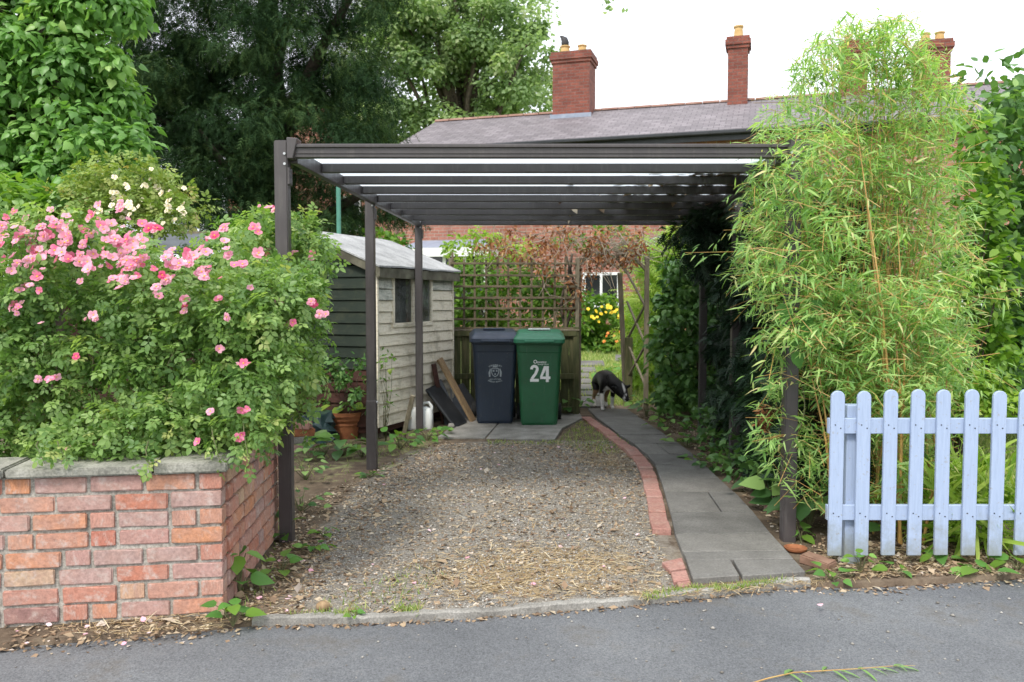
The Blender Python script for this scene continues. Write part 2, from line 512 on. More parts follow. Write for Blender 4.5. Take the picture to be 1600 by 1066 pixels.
M['ridge_tile'] = plain('ridge tile', [(.3, g(.2,.1,.075)), (.7, g(.32,.2,.16))], 3, .85)
M['gutter'] = plain('black gutter', [(.3, g(.015,.017,.02)), (.7, g(.03,.033,.038))], 5, .45, bs=0)
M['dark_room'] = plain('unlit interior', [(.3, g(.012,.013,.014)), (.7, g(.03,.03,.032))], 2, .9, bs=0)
M['yellow_petal'] = plain('yellow petal', [(.3, g(.75,.5,.02)), (.7, g(.85,.65,.05))], 20, .6, bs=0)
M['orange_petal'] = plain('orange petal', [(.3, g(.7,.16,.03)), (.7, g(.8,.28,.05))], 20, .6, bs=0)
M['cream_petal'] = plain('cream petal', [(.3, g(.66,.56,.38)), (.7, g(.74,.67,.52))], 20, .6, bs=0)
M['white_print'] = plain('white vinyl', [(.3, g(.8,.8,.8)), (.7, g(.85,.85,.85))], 5, .5, bs=0)
M['grey_print'] = plain('worn grey print', [(.3, g(.2,.24,.27)), (.7, g(.42,.46,.48))], 60, .5, bs=0)
for nm, a, b_ in (('pink_deep', g(.72,.06,.19), g(.8,.14,.28)), ('pink', g(.78,.15,.3), g(.84,.28,.42)), ('pink_pale', g(.82,.32,.46), g(.86,.48,.58))):
    m, nt, b, out = new_mat(nm)
    f = noise(nt, coords(nt, 'obj'), 18, 2)
    c = ramp(nt, f, [(.35, a), (.65, b_)])
    nt.links.new(c, b.inputs['Base Color']); b.inputs['Roughness'].default_value = .55
    t = nt.nodes.new('ShaderNodeBsdfTranslucent'); nt.links.new(c, t.inputs['Color'])
    mx = nd(nt, 'ShaderNodeMixShader', Fac=.35)
    nt.links.new(b.outputs[0], mx.inputs[1]); nt.links.new(t.outputs[0], mx.inputs[2]); nt.links.new(mx.outputs[0], out.inputs[0])
    M[nm] = m

def brick_piece(name, stops, white=.5):
    """single brick: its own colour from the object's random number, patches, lime bloom, pitted face"""
    m, nt, b, _ = new_mat(name)
    oi = nt.nodes.new('ShaderNodeObjectInfo')
    base = ramp(nt, oi.outputs['Random'], stops)
    v = coords(nt, 'obj')
    n1, n2, n3 = noise(nt, v, 9, 4), noise(nt, v, 60, 4, .7), noise(nt, v, 17, 5, .7)
    c = mixc(nt, ramp(nt, n1, [(.4, (0,)*3), (.7, (.75,)*3)]), base, (.36, .22, .18))
    c = mixc(nt, .45, c, ramp(nt, n2, [(.3, (.22,)*3), (.7, (.8,)*3)]), 'OVERLAY')
    c = mixc(nt, ramp(nt, n3, [(.53, (0,)*3), (.72, (white,)*3)]), c, (.5, .42, .38))
    nw = noise(nt, coords(nt, 'pos'), 3.2, 5, .65)
    c = mixc(nt, ramp(nt, nw, [(.56, (0,)*3), (.74, (.5,)*3)]), c, (.4, .34, .3))
    nt.links.new(c, b.inputs['Base Color'])
    b.inputs['Roughness'].default_value = .92
    b.inputs['Specular IOR Level'].default_value = .2
    bump(nt, b, n2, .5, .004)
    return m
M['brick'] = brick_piece('old red brick', [(0, g(.4,.155,.1)), (.14, g(.44,.235,.185)), (.3, g(.48,.225,.12)), (.45, g(.4,.235,.205)), (.58, g(.37,.26,.235)), (.7, g(.41,.145,.095)), (.8, g(.48,.35,.235)), (.88, g(.23,.14,.135)), (.94, g(.47,.22,.135)), (1, g(.47,.35,.32))], .85)
M['edging_brick'] = brick_piece('pink edging brick', [(0, g(.33,.165,.135)), (.5, g(.38,.2,.17)), (1, g(.3,.15,.125))], .35)
M['brown_brick'] = plain('brown weathered brick', [(.3, g(.16,.09,.06)), (.7, g(.28,.17,.12))], 14, .9, bs=.3)
M['mortar'] = plain('lime mortar', [(.3, g(.19,.175,.15)), (.5, g(.29,.27,.235)), (.7, g(.38,.355,.315))], 12, .95, bs=.6, bd=.006, fine=(90, .5))

def brick_wall_mat(name, c1, c2, mort, tint=(1, 1, 1)):
    m, nt, b, _ = new_mat(name)
    v = coords(nt, 'uv')
    br = nd(nt, 'ShaderNodeTexBrick', offset=.5, squash=1.0)
    br.inputs['Scale'].default_value = 1.0
    br.inputs['Brick Width'].default_value, br.inputs['Row Height'].default_value = .235, .083
    br.inputs['Mortar Size'].default_value = .008
    br.inputs['Mortar Smooth'].default_value = .2
    br.inputs['Color1'].default_value, br.inputs['Color2'].default_value, br.inputs['Mortar'].default_value = (*c1, 1), (*c2, 1), (*mort, 1)
    nt.links.new(v, br.inputs['Vector'])
    n1, n2 = noise(nt, v, 1.6, 5), noise(nt, v, 22, 4)
    c = mixc(nt, .5, br.outputs['Color'], ramp(nt, n1, [(.3, (.2,)*3), (.7, (.8,)*3)]), 'OVERLAY')
    c = mixc(nt, .35, c, ramp(nt, n2, [(.3, (.2,)*3), (.7, (.8,)*3)]), 'OVERLAY')
    nt.links.new(c, b.inputs['Base Color'])
    b.inputs['Roughness'].default_value = .9
    inv = nd(nt, 'ShaderNodeMath', operation='SUBTRACT'); inv.inputs[0].default_value = 1
    nt.links.new(br.outputs['Fac'], inv.inputs[1])
    bump(nt, b, inv.outputs[0], .6, .012)
    return m
M['house_brick'] = brick_wall_mat('house brickwork', g(.27,.105,.075), g(.36,.155,.115), g(.34,.28,.235))
M['chimney_brick'] = brick_wall_mat('chimney brickwork', g(.16,.045,.032), g(.24,.075,.052), g(.15,.1,.085))

def slate_mat():
    m, nt, b, _ = new_mat('slate roof')
    v = coords(nt, 'uv')
    br = nd(nt, 'ShaderNodeTexBrick', offset=.5)
    br.inputs['Scale'].default_value = 1.0
    br.inputs['Brick Width'].default_value, br.inputs['Row Height'].default_value = .26, .2
    br.inputs['Mortar Size'].default_value = .008
    br.inputs['Color1'].default_value, br.inputs['Color2'].default_value, br.inputs['Mortar'].default_value = (.135, .118, .128, 1), (.2, .178, .19, 1), (.05, .045, .05, 1)
    nt.links.new(v, br.inputs['Vector'])
    n1, n2 = noise(nt, v, .9, 5), noise(nt, v, 9, 5, .7)
    c = mixc(nt, .45, br.outputs['Color'], ramp(nt, n1, [(.3, (.25,)*3), (.7, (.75,)*3)]), 'OVERLAY')
    c = mixc(nt, ramp(nt, n2, [(.6, (0,)*3), (.75, (.6,)*3)]), c, (.24, .21, .17))
    nt.links.new(c, b.inputs['Base Color'])
    b.inputs['Roughness'].default_value = .75
    # each course steps over the one below
    sx = nt.nodes.new('ShaderNodeSeparateXYZ'); nt.links.new(v, sx.inputs[0])
    dv = nd(nt, 'ShaderNodeMath', operation='DIVIDE'); dv.inputs[1].default_value = .2; nt.links.new(sx.outputs[1], dv.inputs[0])
    fr = nd(nt, 'ShaderNodeMath', operation='FRACT'); nt.links.new(dv.outputs[0], fr.inputs[0])
    inv = nd(nt, 'ShaderNodeMath', operation='SUBTRACT'); inv.inputs[0].default_value = 1; nt.links.new(fr.outputs[0], inv.inputs[1])
    bump(nt, b, inv.outputs[0], .5, .015)
    return m
M['slate'] = slate_mat()

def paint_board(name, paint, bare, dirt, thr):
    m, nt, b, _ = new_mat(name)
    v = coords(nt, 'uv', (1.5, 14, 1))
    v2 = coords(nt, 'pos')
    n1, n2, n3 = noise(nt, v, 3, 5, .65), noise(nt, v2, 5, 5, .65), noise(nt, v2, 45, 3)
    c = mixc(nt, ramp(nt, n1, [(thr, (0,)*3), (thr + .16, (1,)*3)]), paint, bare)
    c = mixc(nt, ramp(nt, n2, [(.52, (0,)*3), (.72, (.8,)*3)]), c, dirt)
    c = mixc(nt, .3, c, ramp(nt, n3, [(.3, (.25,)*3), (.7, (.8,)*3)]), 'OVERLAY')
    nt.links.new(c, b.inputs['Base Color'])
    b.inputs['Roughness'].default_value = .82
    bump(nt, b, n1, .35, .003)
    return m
M['shed_white'] = paint_board('flaking cream boards', g(.74,.68,.55), g(.52,.45,.34), g(.34,.3,.21), .5)
M['shed_top'] = paint_board('darker top boards', g(.5,.5,.44), g(.2,.22,.18), g(.06,.08,.06), .48)  # greyer, darker tones for the boards nearest the eaves
M['shed_green'] = paint_board('dark green boards', g(.012,.022,.014), g(.024,.034,.022), g(.045,.052,.028), .5)
M['shed_brown'] = paint_board('red brown boards', g(.05,.017,.011), g(.08,.03,.02), g(.02,.012,.009), .5)
M['felt'] = plain('pale roofing felt', [(.3, g(.2,.205,.205)), (.5, g(.3,.305,.305)), (.7, g(.39,.395,.395))], 4, .85, bs=.3, bd=.01, fine=(60, .35))
M['fascia'] = plain('mossy fascia board', [(.3, g(.07,.065,.045)), (.7, g(.2,.19,.14))], 7, .9, bs=.3)
def picket_mat():
    m, nt, b, _ = new_mat('pale blue paint')
    v = coords(nt, 'obj', (14, 14, 1)); w = coords(nt, 'pos')
    n1, n2, n3 = noise(nt, v, 7, 6, .7), noise(nt, w, 9, 5, .7), noise(nt, w, 40, 4, .7)
    c = ramp(nt, n1, [(.22, g(.27,.34,.48)), (.5, g(.325,.405,.56)), (.78, g(.37,.45,.6))])
    c = mixc(nt, ramp(nt, n3, [(.62, (0,)*3), (.68, (.7,)*3)]), c, (.27, .26, .24))
    sx = nt.nodes.new('ShaderNodeSeparateXYZ'); nt.links.new(w, sx.inputs[0])
    sub = nd(nt, 'ShaderNodeMath', operation='SUBTRACT'); nt.links.new(n2, sub.inputs[0])
    mu = nd(nt, 'ShaderNodeMath', operation='MULTIPLY'); mu.inputs[1].default_value = 1.6; nt.links.new(sx.outputs[2], mu.inputs[0]); nt.links.new(mu.outputs[0], sub.inputs[1])
    c = mixc(nt, ramp(nt, sub.outputs[0], [(.1, (0,)*3), (.45, (.75,)*3)]), c, (.2, .21, .17))
    nt.links.new(c, b.inputs['Base Color']); b.inputs['Roughness'].default_value = .6
    bump(nt, b, n1, .55, .003)
    return m
M['picket'] = picket_mat()

def glass_mat():
    m, nt, b, out = new_mat('dirty glass with painted reflection')
    b.inputs['Base Color'].default_value = (.02, .025, .025, 1)
    b.inputs['Roughness'].default_value = .08
    n1 = noise(nt, coords(nt, 'pos'), 6, 5)
    t = nd(nt, 'ShaderNodeBsdfTransparent', Color=(.75, .8, .78, 1))
    df = nd(nt, 'ShaderNodeBsdfDiffuse', Color=(.3, .33, .31, 1))
    gl = nd(nt, 'ShaderNodeBsdfGlossy', Roughness=.05)
    fr = nd(nt, 'ShaderNodeFresnel', IOR=1.5)
    m1 = nt.nodes.new('ShaderNodeMixShader'); m2 = nt.nodes.new('ShaderNodeMixShader')
    r = ramp(nt, n1, [(.35, (.1,)*3), (.7, (.5,)*3)])  # grey film: dirt, raised so its colour also stands for the panes' pale reflection
    nt.links.new(r, m1.inputs[0]); nt.links.new(t.outputs[0], m1.inputs[1]); nt.links.new(df.outputs[0], m1.inputs[2])
    nt.links.new(fr.outputs[0], m2.inputs[0]); nt.links.new(m1.outputs[0], m2.inputs[1]); nt.links.new(gl.outputs[0], m2.inputs[2])
    nt.links.new(m2.outputs[0], out.inputs[0])
    return m
M['glass'] = glass_mat()

def sheet_mat():
    m, nt, b, out = new_mat('opal polycarbonate')
    b.inputs['Base Color'].default_value = (.75, .78, .8, 1); b.inputs['Roughness'].default_value = .3
    t = nd(nt, 'ShaderNodeBsdfTranslucent', Color=(.8, .84, .87, 1))
    tr = nd(nt, 'ShaderNodeBsdfTransparent', Color=(.9, .93, .95, 1))
    m1 = nd(nt, 'ShaderNodeMixShader', Fac=.9); m2 = nd(nt, 'ShaderNodeMixShader', Fac=.06)
    nt.links.new(b.outputs[0], m1.inputs[1]); nt.links.new(t.outputs[0], m1.inputs[2])
    nt.links.new(m1.outputs[0], m2.inputs[1]); nt.links.new(tr.outputs[0], m2.inputs[2])
    nt.links.new(m2.outputs[0], out.inputs[0])
    return m
M['sheet'] = sheet_mat()

def bin_mat(name, a, b_):
    m, nt, b, _ = new_mat(name)
    v = coords(nt, 'pos'); s = coords(nt, 'pos', (1, 1, .12))
    n1, n2, n3 = noise(nt, v, 3, 5), noise(nt, s, 45, 5, .7), noise(nt, v, 10, 6, .75)
    c = ramp(nt, n1, [(.3, a), (.7, b_)])
    c = mixc(nt, ramp(nt, n2, [(.6, (0,)*3), (.78, (.3,)*3)]), c, (.2, .21, .2))
    c = mixc(nt, ramp(nt, n3, [(.55, (0,)*3), (.75, (.4,)*3)]), c, (.07, .065, .05))
    nt.links.new(c, b.inputs['Base Color'])
    r = ramp(nt, n3, [(.3, (.35,)*3), (.7, (.6,)*3)]); nt.links.new(r, b.inputs['Roughness'])
    bump(nt, b, n2, .06, .002)
    return m
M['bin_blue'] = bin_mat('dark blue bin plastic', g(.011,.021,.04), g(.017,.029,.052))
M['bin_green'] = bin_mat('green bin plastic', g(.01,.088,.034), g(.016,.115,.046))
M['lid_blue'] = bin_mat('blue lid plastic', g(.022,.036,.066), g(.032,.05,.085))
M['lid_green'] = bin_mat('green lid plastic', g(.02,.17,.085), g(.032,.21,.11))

def road_mat():
    m, nt, b, _ = new_mat('worn asphalt')
    v = coords(nt, 'pos')
    n1, n2, n3, n4 = noise(nt, v, .8, 6, .65), noise(nt, v, 130, 4, .75), noise(nt, v, 3.2, 6, .7), noise(nt, v, 14, 5, .7)
    c = ramp(nt, n1, [(.3, g(.085,.089,.096)), (.5, g(.12,.125,.133)), (.7, g(.165,.171,.178))])
    c = mixc(nt, .75, c, ramp(nt, n2, [(.3, (.1,)*3), (.7, (.9,)*3)]), 'OVERLAY')
    c = mixc(nt, ramp(nt, n3, [(.54, (0,)*3), (.7, (.6,)*3)]), c, (.095, .082, .066))
    c = mixc(nt, ramp(nt, n4, [(.58, (0,)*3), (.75, (.45,)*3)]), c, (.2, .2, .2))
    nt.links.new(c, b.inputs['Base Color'])
    b.inputs['Roughness'].default_value = .82
    bump(nt, b, n2, .6, .006)
    return m
M['road'] = road_mat()

def garden_mat():
    m, nt, b, _ = new_mat('garden ground')
    z = nd(nt, 'ShaderNodeAttribute', attribute_name='zone')
    sp_ = nt.nodes.new('ShaderNodeSeparateColor'); nt.links.new(z.outputs['Color'], sp_.inputs[0])
    v = coords(nt, 'pos')
    n1, n2, n3 = noise(nt, v, 5, 6, .7), noise(nt, v, 90, 4, .75), noise(nt, v, 1.5, 4)
    soil = ramp(nt, n1, [(.3, g(.075,.055,.04)), (.5, g(.14,.105,.075)), (.7, g(.24,.19,.135))])
    grav = mixc(nt, ramp(nt, n1, [(.35, (0,)*3), (.65, (1,)*3)]), ramp(nt, n2, [(.3, g(.17,.16,.143)), (.5, g(.27,.255,.23)), (.7, g(.38,.36,.325))]), ramp(nt, n2, [(.3, g(.145,.122,.096)), (.5, g(.235,.2,.16)), (.7, g(.34,.295,.235))]))
    grass = ramp(nt, n1, [(.3, g(.17,.22,.07)), (.55, g(.26,.32,.1)), (.75, g(.36,.37,.16))])
    def jag(s):
        a = nd(nt, 'ShaderNodeMath', operation='ADD'); nt.links.new(s, a.inputs[0]); nt.links.new(n1, a.inputs[1])
        return ramp(nt, a.outputs[0], [(.82, (0,)*3), (1.08 if False else 1.0, (1,)*3)])
    c = mixc(nt, jag(sp_.outputs[0]), soil, grav)
    c = mixc(nt, jag(sp_.outputs[1]), c, grass)
    straw = ramp(nt, n2, [(.3, g(.2,.14,.08)), (.7, g(.44,.34,.2))])
    c = mixc(nt, jag(sp_.outputs[2]), c, straw)
    nt.links.new(c, b.inputs['Base Color'])
    b.inputs['Roughness'].default_value = .95
    b.inputs['Specular IOR Level'].default_value = .15
    bump(nt, b, n2, .8, .012)
    return m
M['garden'] = garden_mat()
M['lawn'] = plain('rough lawn', [(.3, g(.08,.13,.03)), (.5, g(.15,.21,.05)), (.7, g(.24,.27,.09))], 3, .95, bs=.5, bd=.02, fine=(60, .4))
M['slab'] = plain('paving slab', [(.25, g(.095,.09,.082)), (.5, g(.14,.134,.124)), (.75, g(.2,.19,.178))], 4, .88, kind='obj', bs=.25, bd=.003, fine=(70, .45))
def slab_mat():
    m, nt, b, _ = new_mat('paving slab')
    v = coords(nt, 'obj'); oi = nt.nodes.new('ShaderNodeObjectInfo')
    n1, n2, n3 = noise(nt, v, 4, 6, .7), noise(nt, v, 80, 4, .75), noise(nt, v, 11, 5, .7)
    c = ramp(nt, n1, [(.25, g(.1,.096,.089)), (.5, g(.15,.145,.136)), (.75, g(.21,.203,.192))])
    c = mixc(nt, 1.0, c, ramp(nt, oi.outputs['Random'], [(0, (.86,)*3), (1, (1.06, 1.05, 1.03))]), 'MULTIPLY')
    c = mixc(nt, .5, c, ramp(nt, n2, [(.3, (.2,)*3), (.7, (.8,)*3)]), 'OVERLAY')
    c = mixc(nt, ramp(nt, n3, [(.58, (0,)*3), (.74, (.5,)*3)]), c, (.2, .19, .17))
    nt.links.new(c, b.inputs['Base Color']); b.inputs['Roughness'].default_value = .88
    bump(nt, b, n2, .35, .003)
    return m
M['slab'] = slab_mat()

# ------------------------------------------------------------------ setting: ground, road, kerb
KERB_PX = [(-500, 1050), (-200, 1024), (0, 1004), (200, 988), (350, 974), (405, 968), (560, 965), (650, 962), (760, 955), (900, 944),
           (1000, 936), (1100, 925), (1180, 915), (1250, 908), (1330, 912), (1450, 906), (1600, 897), (1800, 888), (2300, 868)]
KW = np.array([gp(*p)[:2] for p in KERB_PX])
def kerb_y(x): return np.interp(x, KW[:, 0], KW[:, 1])

me = bpy.data.meshes.new('ground')
me.from_pydata([(-400, -300, -.09), (400, -300, -.09), (400, 500, -.09), (-400, 500, -.09)], [], [(0, 1, 2, 3)])
me.materials.append(M['lawn'])
tag(link('ground', me), kind='structure')

rx = np.linspace(-14, 14, 57)
b = MB()
b.v = [(x, kerb_y(x) + .02, -.028) for x in rx] + [(x, -4.0, -.028) for x in rx]
b.f = [(i + 57, i + 58, i + 1, i) for i in range(56)]
tag(b.build('road', M['road']), kind='structure')

DRIVE_PX = [(455, 962), (470, 900), (500, 850), (560, 770), (640, 712), (700, 694), (870, 690), (960, 690), (990, 705), (1003, 760), (1022, 832), (1046, 880), (1062, 927), (900, 942), (760, 953), (600, 962)]
DRIVE = np.array([gp(*p)[:2] for p in DRIVE_PX])
GRASSY_PX = [[(870, 690), (905, 658), (930, 664), (985, 690), (960, 712), (900, 705)], [(430, 700), (690, 672), (700, 700), (590, 745), (450, 770)],
             [(500, 940), (640, 880), (700, 900), (660, 955), (520, 962)]]
STRAW_PX = [[(640, 880), (760, 850), (960, 845), (1040, 900), (1000, 930), (760, 945), (650, 930)], [(900, 700), (985, 695), (1000, 730), (960, 745), (900, 720)]]
gx = np.concatenate([np.arange(-16, -3.2, .5), np.arange(-3.2, 4.2, .05), np.arange(4.2, 16.1, .5)])
gt = np.concatenate([np.arange(0, 2.6, .05), np.arange(2.6, 8, .1), np.arange(8, 45, 1.0)])
X, T = np.meshgrid(gx, gt)
K = kerb_y(X)
Yg = K + T
def fn(x, y):
    return (np.sin(3.1*x + 1.7*y) + np.sin(5.3*x - 4.1*y + 1) + .6*np.sin(11*x + 7*y) + .5*np.sin(-9*x + 13*y + 2)) / 3
Zg = .008 * fn(X, Yg) * np.clip(T / .3, 0, 1) + rise(Yg)
nx, ny = len(gx), len(gt)
V = np.stack([X.ravel(), Yg.ravel(), Zg.ravel()], 1)
skirt = V[:nx].copy(); skirt[:, 2] = -.06; skirt[:, 1] += .002
V = np.concatenate([V, skirt])
fs = [(j*nx + i, j*nx + i + 1, (j+1)*nx + i + 1, (j+1)*nx + i) for j in range(ny - 1) for i in range(nx - 1)]
fs += [(ny*nx + i, ny*nx + i + 1, i + 1, i) for i in range(nx - 1)]
me = bpy.data.meshes.new('garden_ground')
me.from_pydata(V.tolist(), [], fs)
zone = np.zeros((len(V), 4)); zone[:, 3] = 1
def soft(poly, w=.15, k=9):
    acc = np.zeros(len(V))
    for a in range(k):
        o = np.array([math.cos(2*math.pi*a/k), math.sin(2*math.pi*a/k)]) * w * (.5 + .5*(a % 2))
        acc += in_poly(V[:, 0] + o[0], V[:, 1] + o[1], poly)
    return acc / k
zone[:, 0] = soft(DRIVE, .28)
for p in GRASSY_PX: zone[:, 1] = np.maximum(zone[:, 1], .3 * soft(np.array([gp(*q)[:2] for q in p]), .12))
for p in STRAW_PX: zone[:, 2] = np.maximum(zone[:, 2], .5 * soft(np.array([gp(*q)[:2] for q in p]), .25))
far = np.clip((V[:, 1] - 11.3) / .8, 0, 1)
right = np.clip((V[:, 0] - 2.6) / .4, 0, 1) * np.clip((V[:, 1] - 5.2) / .6, 0, 1)
zone[:, 1] = np.maximum(zone[:, 1], np.maximum(far, right))
ca = me.attributes.new('zone', 'FLOAT_COLOR', 'POINT')
ca.data.foreach_set('color', zone.astype(np.float32).ravel())
for p in me.polygons: p.use_smooth = True
me.materials.append(M['garden'])
tag(link('garden_ground', me), kind='structure')

# concrete edging between drive and road
b = MB(); rings = []
for i in range(14, 90):
    px = 395 + (1265 - 395) * (i - 14) / 75
    py = np.interp(px, [p[0] for p in KERB_PX], [p[1] for p in KERB_PX])
    c = gp(px, py)
    w = .026 + .01 * math.sin(i * .9) + .006 * random.uniform(-1, 1)
    z = .012 + .004 * math.sin(i * .37) + .003 * random.uniform(-1, 1)
    rings.append([Vector((c.x, c.y - .012, -.05)), Vector((c.x, c.y - .012 + .004*random.uniform(-1, 1), z - .008)), Vector((c.x, c.y - .002, z)), Vector((c.x, c.y + w, z)), Vector((c.x, c.y + w + .006, -.05))])
b.loft(rings)
tag(b.build('kerb', M['concrete']), 'low worn concrete edging between gravel drive and road', kind='structure')

# ------------------------------------------------------------------ paved path, edging bricks, bin slabs
LE = [(1081, 914), (1070, 882), (1064, 869), (1053, 841), (1046, 806), (1037, 774), (1030, 752), (1023, 731), (1010, 714), (990, 698), (967, 683), (948, 668), (930, 655), (918, 641)]
RE = [(1262, 902), (1243, 882), (1232, 869), (1206, 841), (1178, 806), (1148, 774), (1124, 752), (1101, 731), (1083, 714), (1062, 698), (1040, 683), (1018, 668), (998, 655), (980, 642)]
path = empty('path', gp(1110, 780)); tag(path, 'curved footpath of grey paving slabs beside the gravel drive', kind='structure')
def slab_poly(parent, pts, h=.03, mat='slab', name='paving_slab', gap=.011, tilt=.004):
    pts = [Vector(p) for p in pts]
    c = sum(pts, Vector()) / len(pts)
    q = []
    for p in pts:
        d = (p - c); d = d * (1 - gap / max(d.length, .01)); q.append(c + d)
    tx, ty = random.uniform(-tilt, tilt), random.uniform(-tilt, tilt)
    bot = [Vector((p.x, p.y, p.z - .03)) for p in q]
    b = MB(); n = len(q)
    top = [Vector((p.x, p.y, p.z + h + tx*(p.x - c.x)/.3 + ty*(p.y - c.y)/.3)) for p in q]
    b.add(bot + top, [tuple(range(n - 1, -1, -1)), tuple(range(n, 2*n))] + [(i, (i+1) % n, n + (i+1) % n, n + i) for i in range(n)])
    return b.build(name, M[mat], parent, bev=.004)
for k in range(len(LE) - 1):
    a, b_, c, d = gp(*LE[k]), gp(*RE[k]), gp(*RE[k+1]), gp(*LE[k+1])
    if k in (0, 4, 8):
        f = {0: .42, 4: .62, 8: .5}[k]
        m1, m2 = a.lerp(b_, f), d.lerp(c, f)
        slab_poly(path, [a, m1, m2, d]); slab_poly(path, [m1, b_, c, m2])
    else:
        slab_poly(path, [a, b_, c, d])
# stepping stones beyond the arch
STEPS = []
for (x0, x1, y0, y1) in ((899, 948, 622, 638), (898, 938, 613, 620), (899, 926, 603, 611), (897, 925, 594, 601), (898, 922, 585, 592), (902, 932, 576, 583), (905, 945, 566, 573), (960, 984, 556, 566)):
    STEPS.append([gpr(x0, y1), gpr(x1, y1), gpr(x1 - 2, y0), gpr(x0 + 1, y0)]); slab_poly(path, STEPS[-1], h=.03, gap=.01)

edge = empty('edging', gp(1020, 780)); tag(edge, 'row of pink bricks edging the path along the gravel', kind='structure')
ctr = [(1034, 836), (1030, 822), (1026, 795), (1020, 772), (1015, 753), (1009, 737), (1000, 722), (987, 708), (969, 694), (951, 681), (934, 668), (915, 655)]
pts = [gp(*p) for p in ctr]
seg = [0]
for p, q in zip(pts, pts[1:]): seg.append(seg[-1] + (q - p).length)
def along(s):
    for i in range(len(pts) - 1):
        if s <= seg[i+1] or i == len(pts) - 2:
            return pts[i].lerp(pts[i+1], (s - seg[i]) / (seg[i+1] - seg[i]))
s = 0
while s < seg[-1] - .1:
    L = random.choice((.21, .22, .23, .12))
    a, c = along(s), along(min(s + L, seg[-1]))
    d = (c - a).normalized(); x = Vector((d.y, -d.x, 0))
    wd = .062
    j = random.uniform(-.006, .006)
    slab_poly(edge, [a - x*wd + x*j, a + x*wd + x*j, c + x*wd + x*j, c - x*wd + x*j], h=.028 + random.uniform(-.008, .008), mat='edging_brick', name='brick', gap=.008, tilt=.006)
    s += L + .004
for q in ([(1032, 885), (1066, 878), (1073, 896), (1046, 899)], [(1047, 900), (1073, 897), (1079, 912), (1052, 915)], [(1056, 917), (1080, 914), (1081, 921), (1060, 925)]):
    slab_poly(edge, [gp(*p) for p in q], h=.02 + random.uniform(0, .01), mat='edging_brick', name='brick', gap=.006, tilt=.008)

pad = empty('bin_stand', gp(790, 675)); tag(pad, 'square of grey concrete slabs under the two bins', kind='structure')
for q in ([(682, 686), (758, 687), (772, 671), (706, 669)], [(758, 687), (868, 690), (880, 672), (772, 671)], [(706, 669), (772, 671), (784, 655), (728, 654)],
          [(772, 671), (880, 672), (912, 656), (784, 655)], [(728, 654), (784, 655), (792, 643), (742, 642)], [(784, 655), (912, 656), (905, 644), (792, 643)]):
    slab_poly(pad, [gp(*p) for p in q], h=.02, mat='concrete', tilt=.006)

# ------------------------------------------------------------------ garden wall of old bricks
wall = empty('brick_wall', gp(350, 962)); tag(wall, 'low old red brick garden wall with stone coping under the pink roses', 'wall')
rngb = random.Random(5)
def worn_brick(seed):
    r = random.Random(seed)
    bm = bmesh.new()
    bmesh.ops.create_cube(bm, size=1)
    bmesh.ops.scale(bm, vec=(.224, .1, .0695), verts=bm.verts)
    bmesh.ops.subdivide_edges(bm, edges=[e for e in bm.edges if abs(e.verts[0].co.x - e.verts[1].co.x) > .1], cuts=3)
    ed = [e for e in bm.edges if e.calc_face_angle(0) > .5]
    bmesh.ops.bevel(bm, geom=ed, offset=.0045, segments=2, affect='EDGES')
    for v in bm.verts:
        v.co += Vector((r.uniform(-1, 1) * .0016, r.uniform(-1, 1) * .0011, r.uniform(-1, 1) * .0022))
        if r.random() < .04: v.co *= .975
    me = bpy.data.meshes.new('brick'); bm.to_mesh(me); bm.free()
    me.materials.append(M['brick'])
    return me
BR = [worn_brick(i) for i in range(6)]
W0, W1, W2 = gp(350, 962), gp(0, 982), gp(437, 836)
W1 = W0 + (W1 - W0) * 1.75
def lay(A, B, rows, parent, start, inward, first=None):
    """courses from A to B; bricks stick out of the mortar towards the viewer"""
    d = (B - A); L = d.length; d.normalize()
    ang = math.atan2(d.y, d.x)
    for r in range(rows):
        s = start[r % len(start)]
        z = .012 + r * .0835 + .0365
        k = 0
        while s < L - .03:
            ln = .226 * rngb.uniform(.93, 1.03)
            if rngb.random() < .2: ln = .105
            if k == 0 and first: ln = first[r % len(first)]
            ln = min(ln, L - s)
            c = A + d * (s + ln/2) + inward * (.05 + .003 + rngb.uniform(-.004, .003))
            link('brick', BR[rngb.randrange(6)], parent, (c.x, c.y, z + rngb.uniform(-.003, .003)), (rngb.uniform(-.02, .02), rngb.uniform(-.012, .012), ang + rngb.uniform(-.015, .015)), (ln/.226, 1, rngb.uniform(.95, 1.03)))
            s += ln + .014 + rngb.uniform(-.003, .005); k += 1
d1 = (W1 - W0).normalized(); in1 = Vector((d1.y, -d1.x, 0)); in1 = in1 if in1.y > 0 else -in1
d2 = (W2 - W0).normalized(); in2 = Vector((d2.y, -d2.x, 0)); in2 = in2 if in2.x < 0 else -in2
lay(W0, W1, 8, wall, [.0, .0], in1, first=[.226, .1])
lay(W0 + d2 * .115, W2, 8, wall, [.0, .0], in2, first=[.09, .2])
b = MB(); b.prism([W0 + in1*.012 + in2*.012 + Vector((0,0,-.04)), W1 + in1*.012 + Vector((0,0,-.04)), W1 + in1*.2 + Vector((0,0,-.04)), W0 + in1*.2 + in2*.012 + Vector((0,0,-.04))], (0, 0, .714))
b.build('mortar', M['mortar'], wall)
b = MB(); b.prism([W0 + in1*.2 + in2*.014 + Vector((0,0,-.04)), W2 + in2*.012 + Vector((0,0,-.04)), W2 + in2*.2 + Vector((0,0,-.04)), W0 + in2*.2 + in1*.2 + Vector((0,0,-.04))], (0, 0, .712))
b.build('mortar', M['mortar'], wall)
s = -.03
